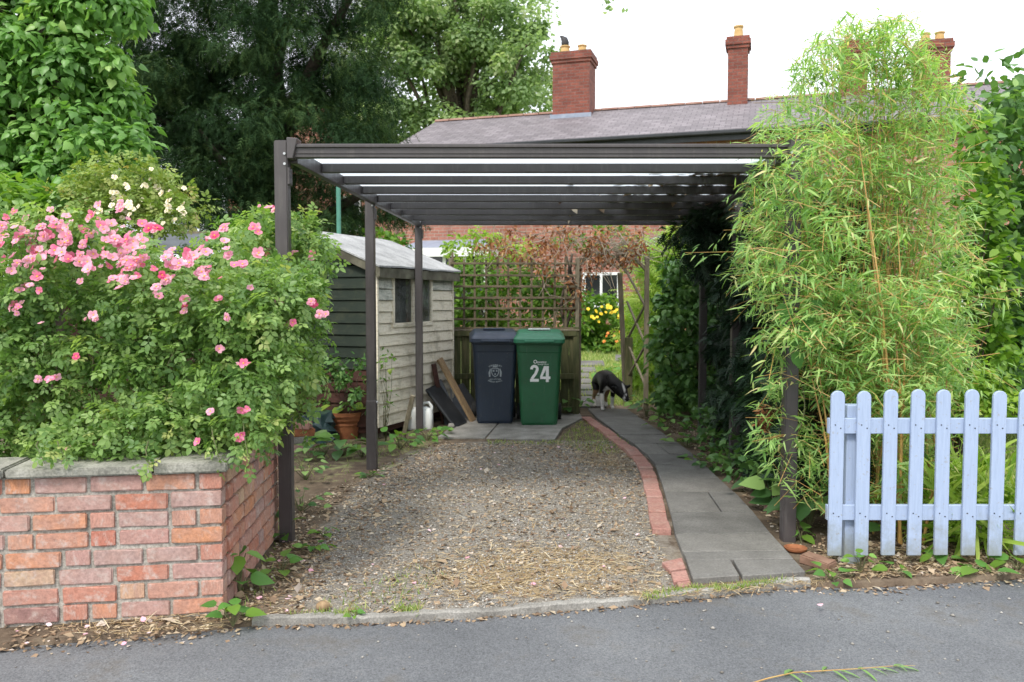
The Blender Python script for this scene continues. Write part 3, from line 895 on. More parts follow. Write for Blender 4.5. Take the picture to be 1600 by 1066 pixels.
for L in (.33, .62, .5, .5, .5):
    a, c = W0 + d1 * s, W0 + d1 * (s + L - .012)
    o = random.uniform(-.03, -.022); z0 = .676 + random.uniform(-.004, .004)
    b = MB(); q = [a + in1*o, c + in1*(o + random.uniform(-.006, .006)), c + in1*.27, a + in1*.27]
    b.prism([Vector((p.x, p.y, z0)) for p in q], (random.uniform(-.004, .004), 0, .042 + random.uniform(-.005, .006)))
    b.build('coping_slab', M['coping'], wall, bev=.007, seg=2)
    s += L

# ------------------------------------------------------------------ carport
CY0, CY1 = 4.98, 9.3
carport = empty('carport', (0.2, 7.2, 0)); tag(carport, 'dark brown metal carport with six posts and flat translucent roof', 'carport')
posts = {'fl': (-1.372, 4.98), 'ml': (-1.215, 7.12), 'rl': (-1.037, 9.22), 'fr': (1.672, 4.95), 'mr': (1.95, 7.2), 'rr': (2.15, 9.3)}
for k, (x, y) in posts.items():
    top = 2.41 if k in ('fl', 'fr') else 2.31
    b = MB(); b.box((x, y, top/2 - .05), (.078, .078, top + .1)); b.build('post', M['carport'], carport, bev=.006, seg=2)
    b = MB()
    if k == 'ml':
        b.box((x, y, .28), (.087, .087, .64)); pb = b.build('post_sleeve', M['carport'], carport, bev=.004)
        b = MB(); b.box((x + .05, y - .02, .585), (.02, .02, .02)); b.build('bolt', M['steel'], carport, bev=.004)
def lx(Y): return np.interp(Y, [4.98, 9.22], [-1.372, -1.1])
def rxx(Y): return np.interp(Y, [4.98, 9.3], [1.672, 2.15])
b = MB()
b.box(((lx(CY0) + .075 + rxx(CY0) + .1)/2, CY0, 2.35), (rxx(CY0) - lx(CY0) + .05, .05, .082))
b.build('front_beam', M['carport'], carport, bev=.004)
b = MB(); b.box(((lx(CY0) + .075 + rxx(CY0) + .1)/2, CY0 - .032, 2.377), (rxx(CY0) - lx(CY0) + .045, .014, .02)); b.build('beam_lip', M['carport'], carport, bev=.003)
b = MB(); b.box(((lx(CY0) + .075 + rxx(CY0) + .1)/2, CY0 - .028, 2.335), (rxx(CY0) - lx(CY0) + .045, .006, .004)); b.build('beam_groove', M['carport'], carport)
b = MB(); b.prism([(lx(CY0)+.04, CY0 - .05, 2.3), (lx(CY0)+.075, CY0 - .05, 2.3), (lx(CY0)+.105, CY0 - .05, 2.42), (lx(CY0)+.04, CY0 - .05, 2.425)], (0, .1, 0)); b.build('bracket', M['carport'], carport, bev=.004)
for f in (lx, rxx):
    b = MB(); o = .062 if f is lx else -.062
    b.bar((f(CY0) + o, CY0 + .03, 2.325), (f(CY1) + o, CY1, 2.325), .045, .085)
    b.build('side_beam', M['carport'], carport, bev=.004)
for k, (x, y) in posts.items():
    sg = 1 if k.endswith('l') else -1
    for z in (2.33, 2.27):
        b = MB(); b.tube([(x + sg*.025, y - .039, z), (x + sg*.025, y - .046, z)], .008, 8); b.build('bolt', M['steel'], carport)
    b = MB(); b.box((x + sg*.045, y, 2.2), (.012, .07, .1)); b.build('angle_plate', M['carport'], carport, bev=.003)
NR = 9
ys = [CY0 + (CY1 - CY0) * i / (NR - 1) for i in range(NR)]
for i, y in enumerate(ys[1:]):
    b = MB(); b.box(((lx(y) + rxx(y))/2, y, 2.334), (rxx(y) - lx(y) - .17, .05, .058))
    b.build('rafter', M['carport'], carport, bev=.004)
for y0, y1 in zip(ys, ys[1:]):
    b = MB(); b.prism([(lx(y0) + .04, y0 + .026, 2.368), (rxx(y0) - .04, y0 + .026, 2.368), (rxx(y1) - .04, y1 + .02, 2.368), (lx(y1) + .04, y1 + .02, 2.368)], (0, 0, .008))
    b.build('roof_sheet', M['sheet'], carport)
    b = MB(); b.box(((lx(y1) + rxx(y1))/2, y1 + .023, 2.383), (rxx(y1) - lx(y1) - .1, .04, .01)); b.build('glazing_bar', M['carport'], carport)

# ------------------------------------------------------------------ shed
SC = Vector((-1.41, 8.6, 0)); SA = math.radians(21.8)
su, sv = Vector((math.sin(SA), math.cos(SA), 0)), Vector((-math.cos(SA), math.sin(SA), 0))    # along the window side; across the gable
SL, SW, SZ0, SZE, SZA = 1.78, 1.8, .13, 1.83, 2.2
def sh(u, v, z): return SC + su*u + sv*v + Vector((0, 0, z))
shed = empty('garden_shed', sh(SL/2, SW/2, 0)); tag(shed, 'weathered wooden shed with green gable end and flaking cream window side', 'shed')
b = MB(); b.prism([sh(.03, .03, SZ0+.02), sh(.03, SW-.03, SZ0+.02), sh(.03, SW-.03, SZE-.05), sh(.03, SW/2, SZA-.06), sh(.03, .03, SZE-.05)], su * .02); b.build('inner_wall', M['dark_room'], shed)
b = MB()
b.prism([sh(SL-.03, .03, SZ0), sh(SL-.03, SW, SZ0), sh(SL-.03, SW, SZE), sh(SL-.03, SW/2, SZA-.04), sh(SL-.03, .03, SZE)], su * .02)
b.prism([sh(0, SW, SZ0), sh(SL, SW, SZ0), sh(SL, SW, SZE), sh(0, SW, SZE)], sv * .02)
b.build('back_wall', M['shed_brown'], shed)
b = MB(); b.prism([sh(.02, .02, .06), sh(SL-.02, .02, .06), sh(SL-.02, SW-.02, .06), sh(.02, SW-.02, .06)], (0, 0, .06)); b.build('floor', M['shed_brown'], shed)
for u in (.15, .9, 1.65):
    b = MB(); b.prism([sh(u-.04, .04, 0), sh(u+.04, .04, 0), sh(u+.04, SW-.04, 0), sh(u-.04, SW-.04, 0)], (0, 0, .058)); b.build('bearer', M['wood_grey'], shed)
nb = 14; bh = (SZE - SZ0) / nb
WU0, WU1, WZ0, WZ1 = .3, 1.22, 1.2, 1.745
def board(p0, p1, out, z, mat, h=None):
    """one weatherboard from p0 to p1, its foot standing proud"""
    h = h or bh
    b = MB()
    v = []
    for p in (p0, p1):
        p = Vector((p.x, p.y, 0))
        v += [p + Vector((0,0,z)) + out*(.024 + random.uniform(-.003, .003)), p + Vector((0,0,z+h-.004)) + out*.006, p + Vector((0,0,z+h-.004)) - out*.004, p + Vector((0,0,z)) + out*.002]
    b.add(v, [(0,4,5,1), (1,5,6,2), (2,6,7,3), (3,7,4,0), (0,1,2,3), (7,6,5,4)])
    return b.build('board', M[mat], shed, bev=.002)
for i in range(nb):
    z = SZ0 + i * bh
    mt = 'shed_white' if i < nb - 2 else 'shed_top'
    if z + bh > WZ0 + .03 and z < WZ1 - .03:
        m1 = 'shed_top' if i >= nb - 3 else mt
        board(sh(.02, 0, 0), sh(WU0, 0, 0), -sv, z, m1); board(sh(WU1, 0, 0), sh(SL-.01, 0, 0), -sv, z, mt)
    else:
        board(sh(.02, 0, 0), sh(SL-.01, 0, 0), -sv, z, mt)
nb2 = 17
for i in range(nb2):
    z = SZ0 + i * bh
    if z > SZA - .12: break
    w0 = 0.0 if z + bh < SZE else (z + bh - SZE) / (SZA - SZE) * SW/2
    p0, p1 = sh(0, w0 + .01, 0), sh(0, SW - w0, 0)
    board(p0, p1, -su, z, 'shed_brown' if z < .72 else 'shed_green')
b = MB(); b.box(sh(.0, -.005, (SZ0+SZE)/2), (.035, .035, SZE-SZ0), rz=-SA); b.build('corner_post', M['shed_white'], shed, bev=.003)
b = MB(); b.box(sh(SL, -.008, (SZ0+SZE)/2), (.035, .035, SZE-SZ0), rz=-SA); b.build('corner_post', M['shed_white'], shed, bev=.003)
# window
win = MB(); mu = (WU0 + WU1)/2
for (u0, u1, z0, z1) in ((WU0, WU1, WZ1-.01, WZ1+.025), (WU0-.01, WU1+.01, WZ0-.03, WZ0+.015), (WU0, WU0+.035, WZ0, WZ1), (WU1-.035, WU1, WZ0, WZ1), (mu-.022, mu+.022, WZ0, WZ1)):
    win.prism([sh(u0, -.03, z0), sh(u1, -.03, z0), sh(u1, -.03, z1), sh(u0, -.03, z1)], sv*.045)
wo_ = win.build('window', M['shed_white'], shed, bev=.003)
for u0, u1 in ((WU0+.03, mu-.02), (mu+.02, WU1-.03)):
    b = MB(); b.prism([sh(u0, -.005, WZ0), sh(u1, -.005, WZ0), sh(u1, -.005, WZ1), sh(u0, -.005, WZ1)], sv*.004); b.build('pane', M['glass'], wo_)
    b = MB(); b.prism([sh(u1 - .04, .012, WZ0), sh(u1, .012, WZ0), sh(u1, .012, WZ1), sh(u1 - .04, .012, WZ1)], sv*.02); b.build('stud', M['pine'], wo_)
# things seen through the glass
b = MB(); b.prism([sh(WU0+.04, .05, .9), sh(WU0+.2, .05, .9), sh(WU0+.2, .05, 1.58), sh(WU0+.04, .05, 1.68)], sv*.015); b.build('inner_panel', M['pine'], shed)
b = MB(); b.box(sh(WU0+.26, .06, 1.3), (.1, .02, .14), rz=-SA); b.build('card', M['white_plastic'], shed)
b = MB(); b.prism([sh(.05, .1, 1.2), sh(SL-.05, .1, 1.2), sh(SL-.05, .4, 1.2), sh(.05, .4, 1.2)], (0,0,.03)); b.build('shelf', M['pine'], shed)
# roof
ov, oe = .09, .09
def slope(v, off=0):   # height of the roof over v (distance across from the window side)
    h = SZE + (SZA - SZE) * (1 - abs(v - SW/2) / (SW/2)) + .02
    return h + off
for sgn in (0, 1):
    v0 = -oe if sgn == 0 else SW + oe
    b = MB()
    N_ = 9
    top = []
    for row, v in enumerate((v0, (v0 + SW/2)/2, SW/2)):
        for i in range(N_):
            u = -ov + (SL + 2*ov) * i / (N_ - 1)
            top.append(sh(u, v, slope(v) + .012 + random.uniform(-.006, .006)))
    bot = [p - Vector((0, 0, .018)) for p in top]
    n0 = len(top); fsx = []
    for r in range(2):
        for i in range(N_ - 1):
            a = r*N_ + i
            fsx.append((a, a+1, a+1+N_, a+N_)); fsx.append((n0+a, n0+a+N_, n0+a+1+N_, n0+a+1))
    rim = list(range(N_)) + [2*N_-1] + list(range(3*N_-1, 2*N_-1, -1)) + [N_]
    for i in range(len(rim)):
        a, c = rim[i], rim[(i+1) % len(rim)]
        fsx.append((c, a, n0+a, n0+c))
    b.add(top + bot, fsx)
    b.build('roof_felt', M['felt'], shed)
    b = MB(); b.prism([sh(-ov+.01, v0 + (.012 if sgn == 0 else -.012), slope(v0) - .115), sh(SL+ov-.01, v0 + (.012 if sgn == 0 else -.012), slope(v0) - .115),
                       sh(SL+ov-.01, v0 + (.012 if sgn == 0 else -.012), slope(v0) - .012), sh(-ov+.01, v0 + (.012 if sgn == 0 else -.012), slope(v0) - .012)], sv*(.018 if sgn == 0 else -.018))
    b.build('eaves_board', M['fascia'], shed, bev=.002)
    b = MB(); ue = -ov + .012
    b.prism([sh(ue, v0, slope(v0) - .105), sh(ue, SW/2, slope(SW/2) - .105), sh(ue, SW/2, slope(SW/2) - .012), sh(ue, v0, slope(v0) - .012)], su*.016)
    b.build('barge_board', M['fascia'], shed, bev=.002)

# ------------------------------------------------------------------ fence panel and trellis behind the bins
FY = 10.5
fx0, fx1 = at(702, 560, FY).x, at(905, 560, FY).x
fence = empty('fence_panel', ((fx0+fx1)/2, FY, 0)); tag(fence, 'green algae stained board fence panel behind the wheelie bins', 'fence')
x = fx0 + .03; 
while x < fx1 - .1:
    w = .115 + random.uniform(-.008, .008)
    b = MB(); b.box((x + w/2, FY + random.uniform(-.004, .004), .52), (w - .004, .016, 1.0)); b.build('board', M['wood_algae'], fence, bev=.002)
    x += w
for z in (1.045, .5, .08):
    b = MB(); b.box(((fx0+fx1)/2, FY - .03, z), (fx1 - fx0 - .06, .03, .07)); b.build('rail', M['wood_algae'], fence, bev=.004)
b = MB(); b.box(((fx0+fx1)/2, FY - .012, 1.088), (fx1 - fx0, .075, .02)); b.build('capping', M['wood_grey'], fence, bev=.003)
for xx in (fx0, fx1 - .04):
    b = MB(); b.box((xx, FY, .53), (.075, .075, 1.1 if xx < 0 else 1.2)); b.build('post', M['wood_algae'], fence, bev=.004)
trel = empty('trellis', ((fx0+fx1)/2, FY, 1.1)); tag(trel, 'square wooden trellis panel on top of the board fence', 'trellis')
for px in (708, 725, 742, 759.5, 777, 794.5, 812.7, 831, 848, 866.5, 884):
    xx = at(px, 460, FY).x; tp = 404 if px > 720 else 396
    b = MB(); z1 = at(px, tp + random.uniform(-3, 3), FY).z
    b.box((xx, FY - .004, (1.1 + z1)/2), (.028, .014, z1 - 1.1)); o = b.build('lath', M['trellis'], trel, bev=.002)
    o.rotation_euler.y = random.uniform(-.008, .008)
for py in (412, 430.6, 447.8, 465.5, 482, 499, 513):
    zz = at(800, py, FY).z
    x1 = at(900 if py != 499 else 852, py, FY).x
    b = MB(); b.box(((fx0 + .02 + x1)/2, FY - .019, zz), (x1 - fx0 - .02, .014, .028)); o = b.build('lath', M['trellis'], trel, bev=.002)
    o.rotation_euler.y = random.uniform(-.004, .004)
for px in (704, 902):
    xx = at(px, 460, FY).x; b = MB(); b.box((xx, FY + .012, 1.55), (.05, .045, .9)); b.build('stile', M['wood_grey'], trel, bev=.003)

# ------------------------------------------------------------------ picket fence
PY = 4.47
pf = empty('picket_fence', at(1310, 885, PY)); pf.location.z = 0; tag(pf, 'pale blue picket fence with round topped pales in front of the bamboo', 'fence')
pw = .074
for i, px in enumerate((1307, 1349, 1391, 1432, 1474, 1517, 1559, 1600, 1642, 1684)):
    xx = at(px, 740, PY).x
    zb = .045 + (0.01 if i == 0 else .02) + random.uniform(-.006, .006); zt = at(px, 610, PY).z + random.uniform(-.006, .006)
    r = .036
    prof = [(-pw/2, zb), (pw/2, zb), (pw/2, zt - r)]
    for k in range(1, 8):
        a = math.pi * k / 8
        prof.append((pw/2 * math.cos(a), zt - r + r * math.sin(a)))
    prof.append((-pw/2, zt - r))
    b = MB(); b.prism([(xx + p[0], PY, p[1]) for p in prof], (0, .02, 0))
    o = b.build('pale', M['picket'], pf, bev=.003)
    o.rotation_euler.y = random.uniform(-.006, .006)
    for zz in (at(1400, 667, PY).z, at(1400, 805, PY).z):
        b = MB()
        for dx, dz in ((-.014, .01), (.016, -.008)): b.box((xx + dx, PY - .0005, zz + dz), (.006, .003, .006))
        b.build('nail', M['cowl'], o)
xa, xb = at(1296, 740, PY).x, at(1705, 740, PY).x
for py in (667, 803):
    zz = at(1400, py, PY).z
    b = MB(); b.box(((xa+xb)/2, PY + .037, zz), (xb - xa, .03, .085)); b.build('rail', M['picket'], pf, bev=.003)
xx = at(1329, 740, PY + .1).x
b = MB(); b.box((xx, PY + .095, (at(1329, 632, PY + .1).z - .05)/2), (.085, .08, at(1329, 632, PY + .1).z + .05)); b.build('post', M['picket'], pf, bev=.004)

# ------------------------------------------------------------------ house behind, chimneys, far house
HA = math.radians(17)
ha, hb = Vector((math.cos(HA), -math.sin(HA), 0)), Vector((math.sin(HA), math.cos(HA), 0))
HO = Vector((-2.94, 21.7, 0)); HL, HD, HE, HR = 21.0, 5.84, 5.4, 6.64
def hp(t, d, z): return HO + ha*t + hb*d + Vector((0, 0, z))
house = empty('brick_house', hp(HL/2, HD/2, 0)); tag(house, 'long red brick terraced house with grey slate roof and tall chimneys', 'house')
b = MB(); b.prism([hp(0, 0, -.05), hp(0, HD, -.05), hp(0, HD, HE), hp(0, HD/2, HR - .08), hp(0, 0, HE)], ha * HL); b.build('wall', M['house_brick'], house)
for sg in (0, 1):
    d0 = -.25 if sg == 0 else HD + .25
    zz = HE - .25 * (HR - HE) / (HD/2)
    b = MB(); b.prism([hp(-.15, d0, zz + .02), hp(HL, d0, zz + .02), hp(HL, HD/2, HR + .02), hp(-.15, HD/2, HR + .02)], (0, 0, .05)); rf = b.build('roof', M['slate'], house)
    if sg == 0: roof_front = rf
t = -.15; k = 0
while t < HL:
    b = MB()
    ring = []
    for tt in (t, t + .43):
        ring.append([hp(tt, HD/2 + .11*math.cos(a), HR + .05 + .075*math.sin(a) + (.004 if k % 2 else 0)) for a in [math.pi*i/6 for i in range(7)]])
    b.loft(ring); b.build('ridge_tile', M['ridge_tile'], roof_front); t += .45; k += 1
    if t > 16: break
zz = HE - .25 * (HR - HE) / (HD/2)
b = MB(); b.bar(hp(-.15, -.3, zz), hp(HL, -.3, zz), .11, .09); b.build('gutter', M['gutter'], house, bev=.02)
b = MB(); b.bar(hp(-.1, -.2, zz - .09), hp(HL, -.2, zz - .09), .04, .16); b.build('fascia_board', M['gutter'], house)
def chimney(t, w, dp, z1, pots, dd=HD/2, zb=None):
    b = MB(); zb = zb or HR - .45
    ch = None
    b.prism([hp(t - w/2, dd - dp/2, zb), hp(t + w/2, dd - dp/2, zb), hp(t + w/2, dd + dp/2, zb), hp(t - w/2, dd + dp/2, zb)], (0, 0, z1 - .3 - zb))
    for z, e, h in ((z1 - .3, .035, .085), (z1 - .215, .07, .13), (z1 - .085, .04, .085)):
        b.prism([hp(t - w/2 - e, dd - dp/2 - e, z), hp(t + w/2 + e, dd - dp/2 - e, z), hp(t + w/2 + e, dd + dp/2 + e, z), hp(t - w/2 - e, dd + dp/2 + e, z)], (0, 0, h - .003))
    ch = b.build('chimney', M['chimney_brick'], house)
    for (o, h, r, mt) in pots:
        c = hp(t + o, dd, z1)
        p = MB()
        p.loft([[c + Vector((rr*math.cos(2*math.pi*i/12), rr*math.sin(2*math.pi*i/12), z)) for i in range(12)] for rr, z in ((r*1.15, -.03), (r*1.05, h*.15), (r*.9, h*.8), (r*1.1, h*.86), (r*1.1, h*.97), (r*.8, h), (r*.7, h*.7))])
        p.build('chimney_pot', M[mt], ch, smooth=False)
    if w > .5:
        f = MB(); f.prism([hp(t - w/2 - .06, dd - dp/2 - .05, HR - .32), hp(t + w/2 + .06, dd - dp/2 - .05, HR - .32), hp(t + w/2 + .06, dd - dp/2 - .05, HR - .12), hp(t - w/2 - .06, dd - dp/2 - .05, HR - .12)], hb*.03)
        f.build('flashing', M['lead'], ch)
    return ch
c1 = chimney(4.05, 1.02, .82, 8.2, [(-.26, .27, .13, 'pot_buff'), (.22, .25, .12, 'pot_buff')], dd=HD/2 - .25)
b = MB(); c = hp(4.05 - .26, HD/2 - .25, 8.44)
b.tube([c, c + Vector((.0, 0, .12)), c + Vector((-.02, 0, .2)), c + Vector((-.1, 0, .28)), c + Vector((-.14, 0, .3))], [.1, .11, .1, .045, .02], 10); b.build('cowl', M['cowl'], c1, smooth=True)
chimney(8.4, .5, .6, 8.26, [(0, .35, .12, 'pot_buff')], dd=HD/2 - .15)
chimney(11.2, .62, .6, 7.95, [(-.12, .2, .1, 'pot_buff'), (.14, .2, .1, 'pot_buff')])
chimney(13.0, .75, .6, 7.8, [(-.15, .25, .11, 'pot_buff'), (.17, .25, .11, 'pot_buff')])
def h_window(t, w, z0, z1, d=-.0):
    fr = MB()
    for (t0, t1, za, zb) in ((t-w/2, t+w/2, z1-.07, z1), (t-w/2, t+w/2, z0, z0+.08), (t-w/2, t-w/2+.07, z0+.08, z1-.07), (t+w/2-.07, t+w/2, z0+.08, z1-.07), (t-.03, t+.03, z0+.08, z1-.07)):
        fr.prism([hp(t0, d-.05, za), hp(t1, d-.05, za), hp(t1, d-.05, zb), hp(t0, d-.05, zb)], hb*.045)
    wd = fr.build('window', M['white_paint'], house)
    p = MB(); p.prism([hp(t-w/2, d-.022, z0), hp(t+w/2, d-.022, z0), hp(t+w/2, d-.022, z1), hp(t-w/2, d-.022, z1)], hb*.006); p.build('pane', M['dark_glass'], wd)
    p = MB(); p.prism([hp(t-w/2-.08, d-.12, z0-.18), hp(t+w/2+.08, d-.12, z0-.18), hp(t+w/2+.08, d-.12, z0-.003), hp(t-w/2-.08, d-.12, z0-.003)], hb*.11); p.build('sill', M['white_paint'], wd)
m, nt, bb, _ = new_mat('window glass over dark room')
bb.inputs['Base Color'].default_value = (.02, .022, .025, 1); bb.inputs['Roughness'].default_value = .06
M['dark_glass'] = m
h_window(5.35, .92, 1.35, 2.15)
h_window(9.2, .92, 1.35, 2.2); h_window(13.2, .92, 1.35, 2.2)
def bay(t0, t1, dp, z):
    b = MB(); b.prism([hp(t0, -dp, -.05), hp(t1, -dp, -.05), hp(t1, -.003, -.05), hp(t0, -.003, -.05)], (0, 0, .9)); by = b.build('bay_window', M['house_brick'], house)
    b = MB(); b.prism([hp(t0+.03, -dp+.03, .853), hp(t1-.03, -dp+.03, .853), hp(t1-.03, -.004, .853), hp(t0+.03, -.004, .853)], (0, 0, z - .4 - .853)); b.build('pane', M['dark_glass'], by)
    k = 4
    for i in range(k + 1):
        tt = t0 + (t1 - t0) * i / k
        b = MB(); b.prism([hp(tt-.04, -dp-.003, .853), hp(tt+.04, -dp-.003, .853), hp(tt+.04, -dp+.06, .853), hp(tt-.04, -dp+.06, .853)], (0, 0, z - .4 - .853)); b.build('mullion', M['white_paint'], by)
    b = MB(); b.prism([hp(t0-.12, -dp-.12, z-.4), hp(t1+.12, -dp-.12, z-.4), hp(t1+.12, -.005, z-.4), hp(t0-.12, -.005, z-.4)], (0, 0, .22)); b.build('bay_fascia', M['white_paint'], by)
    b = MB()
    b.add([hp(t0-.12, -dp-.12, z-.178), hp(t1+.12, -dp-.12, z-.178), hp(t1+.12, -.006, z-.178), hp(t0-.12, -.006, z-.178), hp(t0+.1, -.006, z+.06), hp(t1-.1, -.006, z+.06)],
          [(0,1,5,4), (1,2,5), (3,0,4), (0,3,2,1), (2,3,4,5)])
    b.build('bay_roof', M['lead'], by)
bay(.45, 2.6, .7, 2.95); bay(6.6, 8.6, .7, 2.95)

# a second brick house far off, glimpsed through the yew
fh = empty('far_brick_house', (-8.6, 40, 0)); tag(fh, 'distant orange brick house glimpsed between the yew branches', 'house')
b = MB(); b.prism([(-13, 38, -.05), (-5.4, 38, -.05), (-5.4, 38, 8.6), (-9.2, 38, 11.2), (-13, 38, 8.6)], (0, 8, 0)); b.build('wall', M['house_brick'], fh)
for sg in (-1, 1):
    b = MB(); b.prism([(-9.2, 37.8, 11.25), (-9.2 + sg*4.1, 37.8, 8.45), (-9.2 + sg*4.1, 37.8, 8.55), (-9.2, 37.8, 11.36)], (0, 8.4, 0)); b.build('roof', M['slate'], fh)
for x_ in (-11, -7.4):
    for z_ in (1, 4.6):
        b = MB(); b.prism([(x_-.5, 37.9, z_), (x_+.5, 37.9, z_), (x_+.5, 37.9, z_+1.6), (x_-.5, 37.9, z_+1.6)], (0, .08, 0)); w_ = b.build('window', M['white_paint'], fh)
        b = MB(); b.prism([(x_-.42, 37.89, z_+.08), (x_+.42, 37.89, z_+.08), (x_+.42, 37.89, z_+1.52), (x_-.42, 37.89, z_+1.52)], (0, .03, 0)); b.build('pane', M['dark_glass'], w_)

# ------------------------------------------------------------------ wheelie bins
def text_mesh(s, size, bold=0.0, sx=1.0):
    cu = bpy.data.curves.new('txt', 'FONT')
    cu.body, cu.size, cu.align_x, cu.align_y, cu.offset, cu.extrude = s, size, 'CENTER', 'CENTER', bold, .0006
    o = bpy.data.objects.new('txt', cu); COL.objects.link(o)
    dg = bpy.context.evaluated_depsgraph_get()
    me = bpy.data.meshes.new_from_object(o.evaluated_get(dg))
    bpy.data.objects.remove(o); bpy.data.curves.remove(cu)
    for v in me.vertices: v.co.x *= sx
    return me

def wheelie(px0, px1, pyb, label, body_m, lid_m, lid_bar, rz):
    xb = (px0 + px1) / 2
    f0 = gp(xb, pyb, .02)
    W, D, Hh = .575, .66, .97
    root = empty('wheelie_bin', (f0.x, f0.y + .27, .02)); tag(root, label, 'bin', 'wheelie bins on the slabs')
    R = Matrix.Rotation(rz, 3, 'Z'); O = Vector(root.location)
    def T(p): return O + R @ Vector(p)
    def put(b, name, mat, parent=root, **kw):
        b.v = [tuple(T(p)) for p in b.v]
        return b.build(name, mat, parent, **kw)
    # body: tapering, rounded corners, ribs near the top
    rings = []
    for z, w, dd, yo in ((0, .40, .47, -.01), (.03, .425, .5, -.01), (.06, .43, .505, -.01), (.5, .475, .565, .0), (.84, .512, .615, .01), (.85, .52, .625, .01), (.93, .53, .635, .01), (.94, .555, .655, .01), (.97, .56, .66, .01)):
        rings.append(rrect(0, yo, w, dd, .05 if z > 0 else .035, z))
    b = MB(); b.loft(rings); body = put(b, 'body', body_m, smooth=False)
    for sx in (-.13, .13):
        b = MB(); b.add([(sx - .006, -.2415, .06), (sx + .006, -.2415, .06), (sx*1.1 + .006, -.295, .83), (sx*1.1 - .006, -.295, .83), (sx - .006, -.25, .06), (sx + .006, -.25, .06), (sx*1.1 + .006, -.305, .83), (sx*1.1 - .006, -.305, .83)],
                        [(0,1,2,3), (7,6,5,4), (0,4,5,1), (1,5,6,2), (2,6,7,3), (3,7,4,0)]); put(b, 'rib', body_m, body)
    # lid with overhanging lip, raised middle and grip
    rings = [rrect(0, .0, .575, .70, .05, .955), rrect(0, .0, .59, .72, .055, .96), rrect(0, 0, .59, .72, .055, 1.0), rrect(0, .01, .565, .69, .05, 1.012), rrect(0, .02, .54, .6, .05, 1.03), rrect(0, .03, .5, .52, .05, 1.055), rrect(0, .035, .46, .47, .05, 1.062)]
    for r in rings:
        for p in r: p.z += .06 * (p.y + .35) * (1 if p.z > .99 else .0)
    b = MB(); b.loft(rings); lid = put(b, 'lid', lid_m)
    b = MB(); b.box((0, -.365, .975), (.34, .03, .03)); put(b, 'handle', lid_m, lid, bev=.008)
    b = MB(); b.box((0, .08, 1.1), (.26, .16, .022)); put(b, 'grip_panel', lid_bar, lid, bev=.006)
    b = MB(); b.tube([(-.28, .39, .98), (.28, .39, .98)], .018, 8); put(b, 'rear_handle', body_m, body)
    for sx in (-1, 1):
        b = MB(); b.loft([[Vector((sx*.245 + dx, .24 + r*math.cos(2*math.pi*i/20), .1 + r*math.sin(2*math.pi*i/20))) for i in range(20)] for dx, r in ((-.022, .07), (-.022, .1), (.022, .1), (.022, .07))])
        wv = put(b, 'wheel', M['rubber'])
        b = MB(); b.loft([[Vector((sx*.245 + dx, .24 + r*math.cos(2*math.pi*i/12), .1 + r*math.sin(2*math.pi*i/12))) for i in range(12)] for dx, r in ((-.026, .055), (.026, .055))])
        put(b, 'hub', M['black_plastic'], wv)
    b = MB(); b.tube([(-.25, .24, .1), (.25, .24, .1)], .012, 8); put(b, 'axle', M['steel'])
    def stick(me, x, z, name, mat):
        y = -np.interp(z, [.06, .5, .84], [.2625, .2825, .2975]) - .0015
        tilt = math.atan2(.035, .78)
        me.materials.clear(); me.materials.append(mat)
        o = link(name, me, root, T((x, y, z)), (math.pi/2 + tilt, 0, rz))
        return o
    return root, stick

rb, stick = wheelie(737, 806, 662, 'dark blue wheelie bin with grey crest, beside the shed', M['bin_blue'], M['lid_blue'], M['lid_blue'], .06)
me = text_mesh('NO HOT ASHES', .03, .0006); stick(me, 0, .745, 'lettering', M['bin_blue'])
# crest: shield with three heads, arched lettering round it
def arc_text(s, rad, size, flip=False, spread=1.0):
    vs, fs = [], []
    n = len(s)
    for i, ch in enumerate(s):
        if ch == ' ': continue
        m_ = text_mesh(ch, size, .0006)
        a = ((i + .5) / n - .5) * spread * (1 if not flip else 1)
        for v in m_.vertices:
            x_, y_ = v.co.x, v.co.y
            if not flip: q = (math.sin(a)*(rad + y_) + math.cos(a)*x_, math.cos(a)*(rad + y_) - math.sin(a)*x_ - rad)
            else: q = (math.sin(a)*(rad - y_) + math.cos(a)*x_, rad - math.cos(a)*(rad - y_) + math.sin(a)*x_)
            vs.append((q[0], q[1], v.co.z))
        o_ = len(vs) - len(m_.vertices)
        fs += [tuple(j + o_ for j in p.vertices) for p in m_.polygons]
    me = bpy.data.meshes.new('lettering'); me.from_pydata(vs, [], fs); return me
stick(arc_text('SHREWSBURY', .16, .026, spread=1.0), .0, .688, 'lettering', M['grey_print'])
stick(text_mesh('AND ATCHAM', .02, .0004), .0, .523, 'lettering', M['grey_print'])
stick(arc_text('BOROUGH COUNCIL', .2, .021, True, spread=.85), .0, .492, 'lettering', M['grey_print'])
b = MB()
sh_ = [(-.045, .05), (.045, .05), (.045, -.005), (.03, -.035), (0, -.055), (-.03, -.035), (-.045, -.005)]
inn = [(x*.8, y*.82) for x, y in sh_]
b.add([(x, y, 0) for x, y in sh_] + [(x, y, 0) for x, y in inn], [(i, (i+1) % 7, 7 + (i+1) % 7, 7 + i) for i in range(7)])
for cx, cy, r in ((-.018, .02, .013), (.018, .02, .013), (0, -.018, .013)):
    b.add([(cx + r*math.cos(a)*(1 if k % 2 else .6), cy + r*math.sin(a)*(1 if k % 2 else .6), 0) for k, a in enumerate([2*math.pi*i/10 for i in range(10)])], [tuple(range(10))])
for sx in (-1, 1):
    b.add([(sx*.055, -.05, 0), (sx*.072, -.05, 0), (sx*.078, .0, 0), (sx*.066, .03, 0), (sx*.058, .052, 0), (sx*.05, .035, 0), (sx*.056, .005, 0)], [tuple(range(7))])
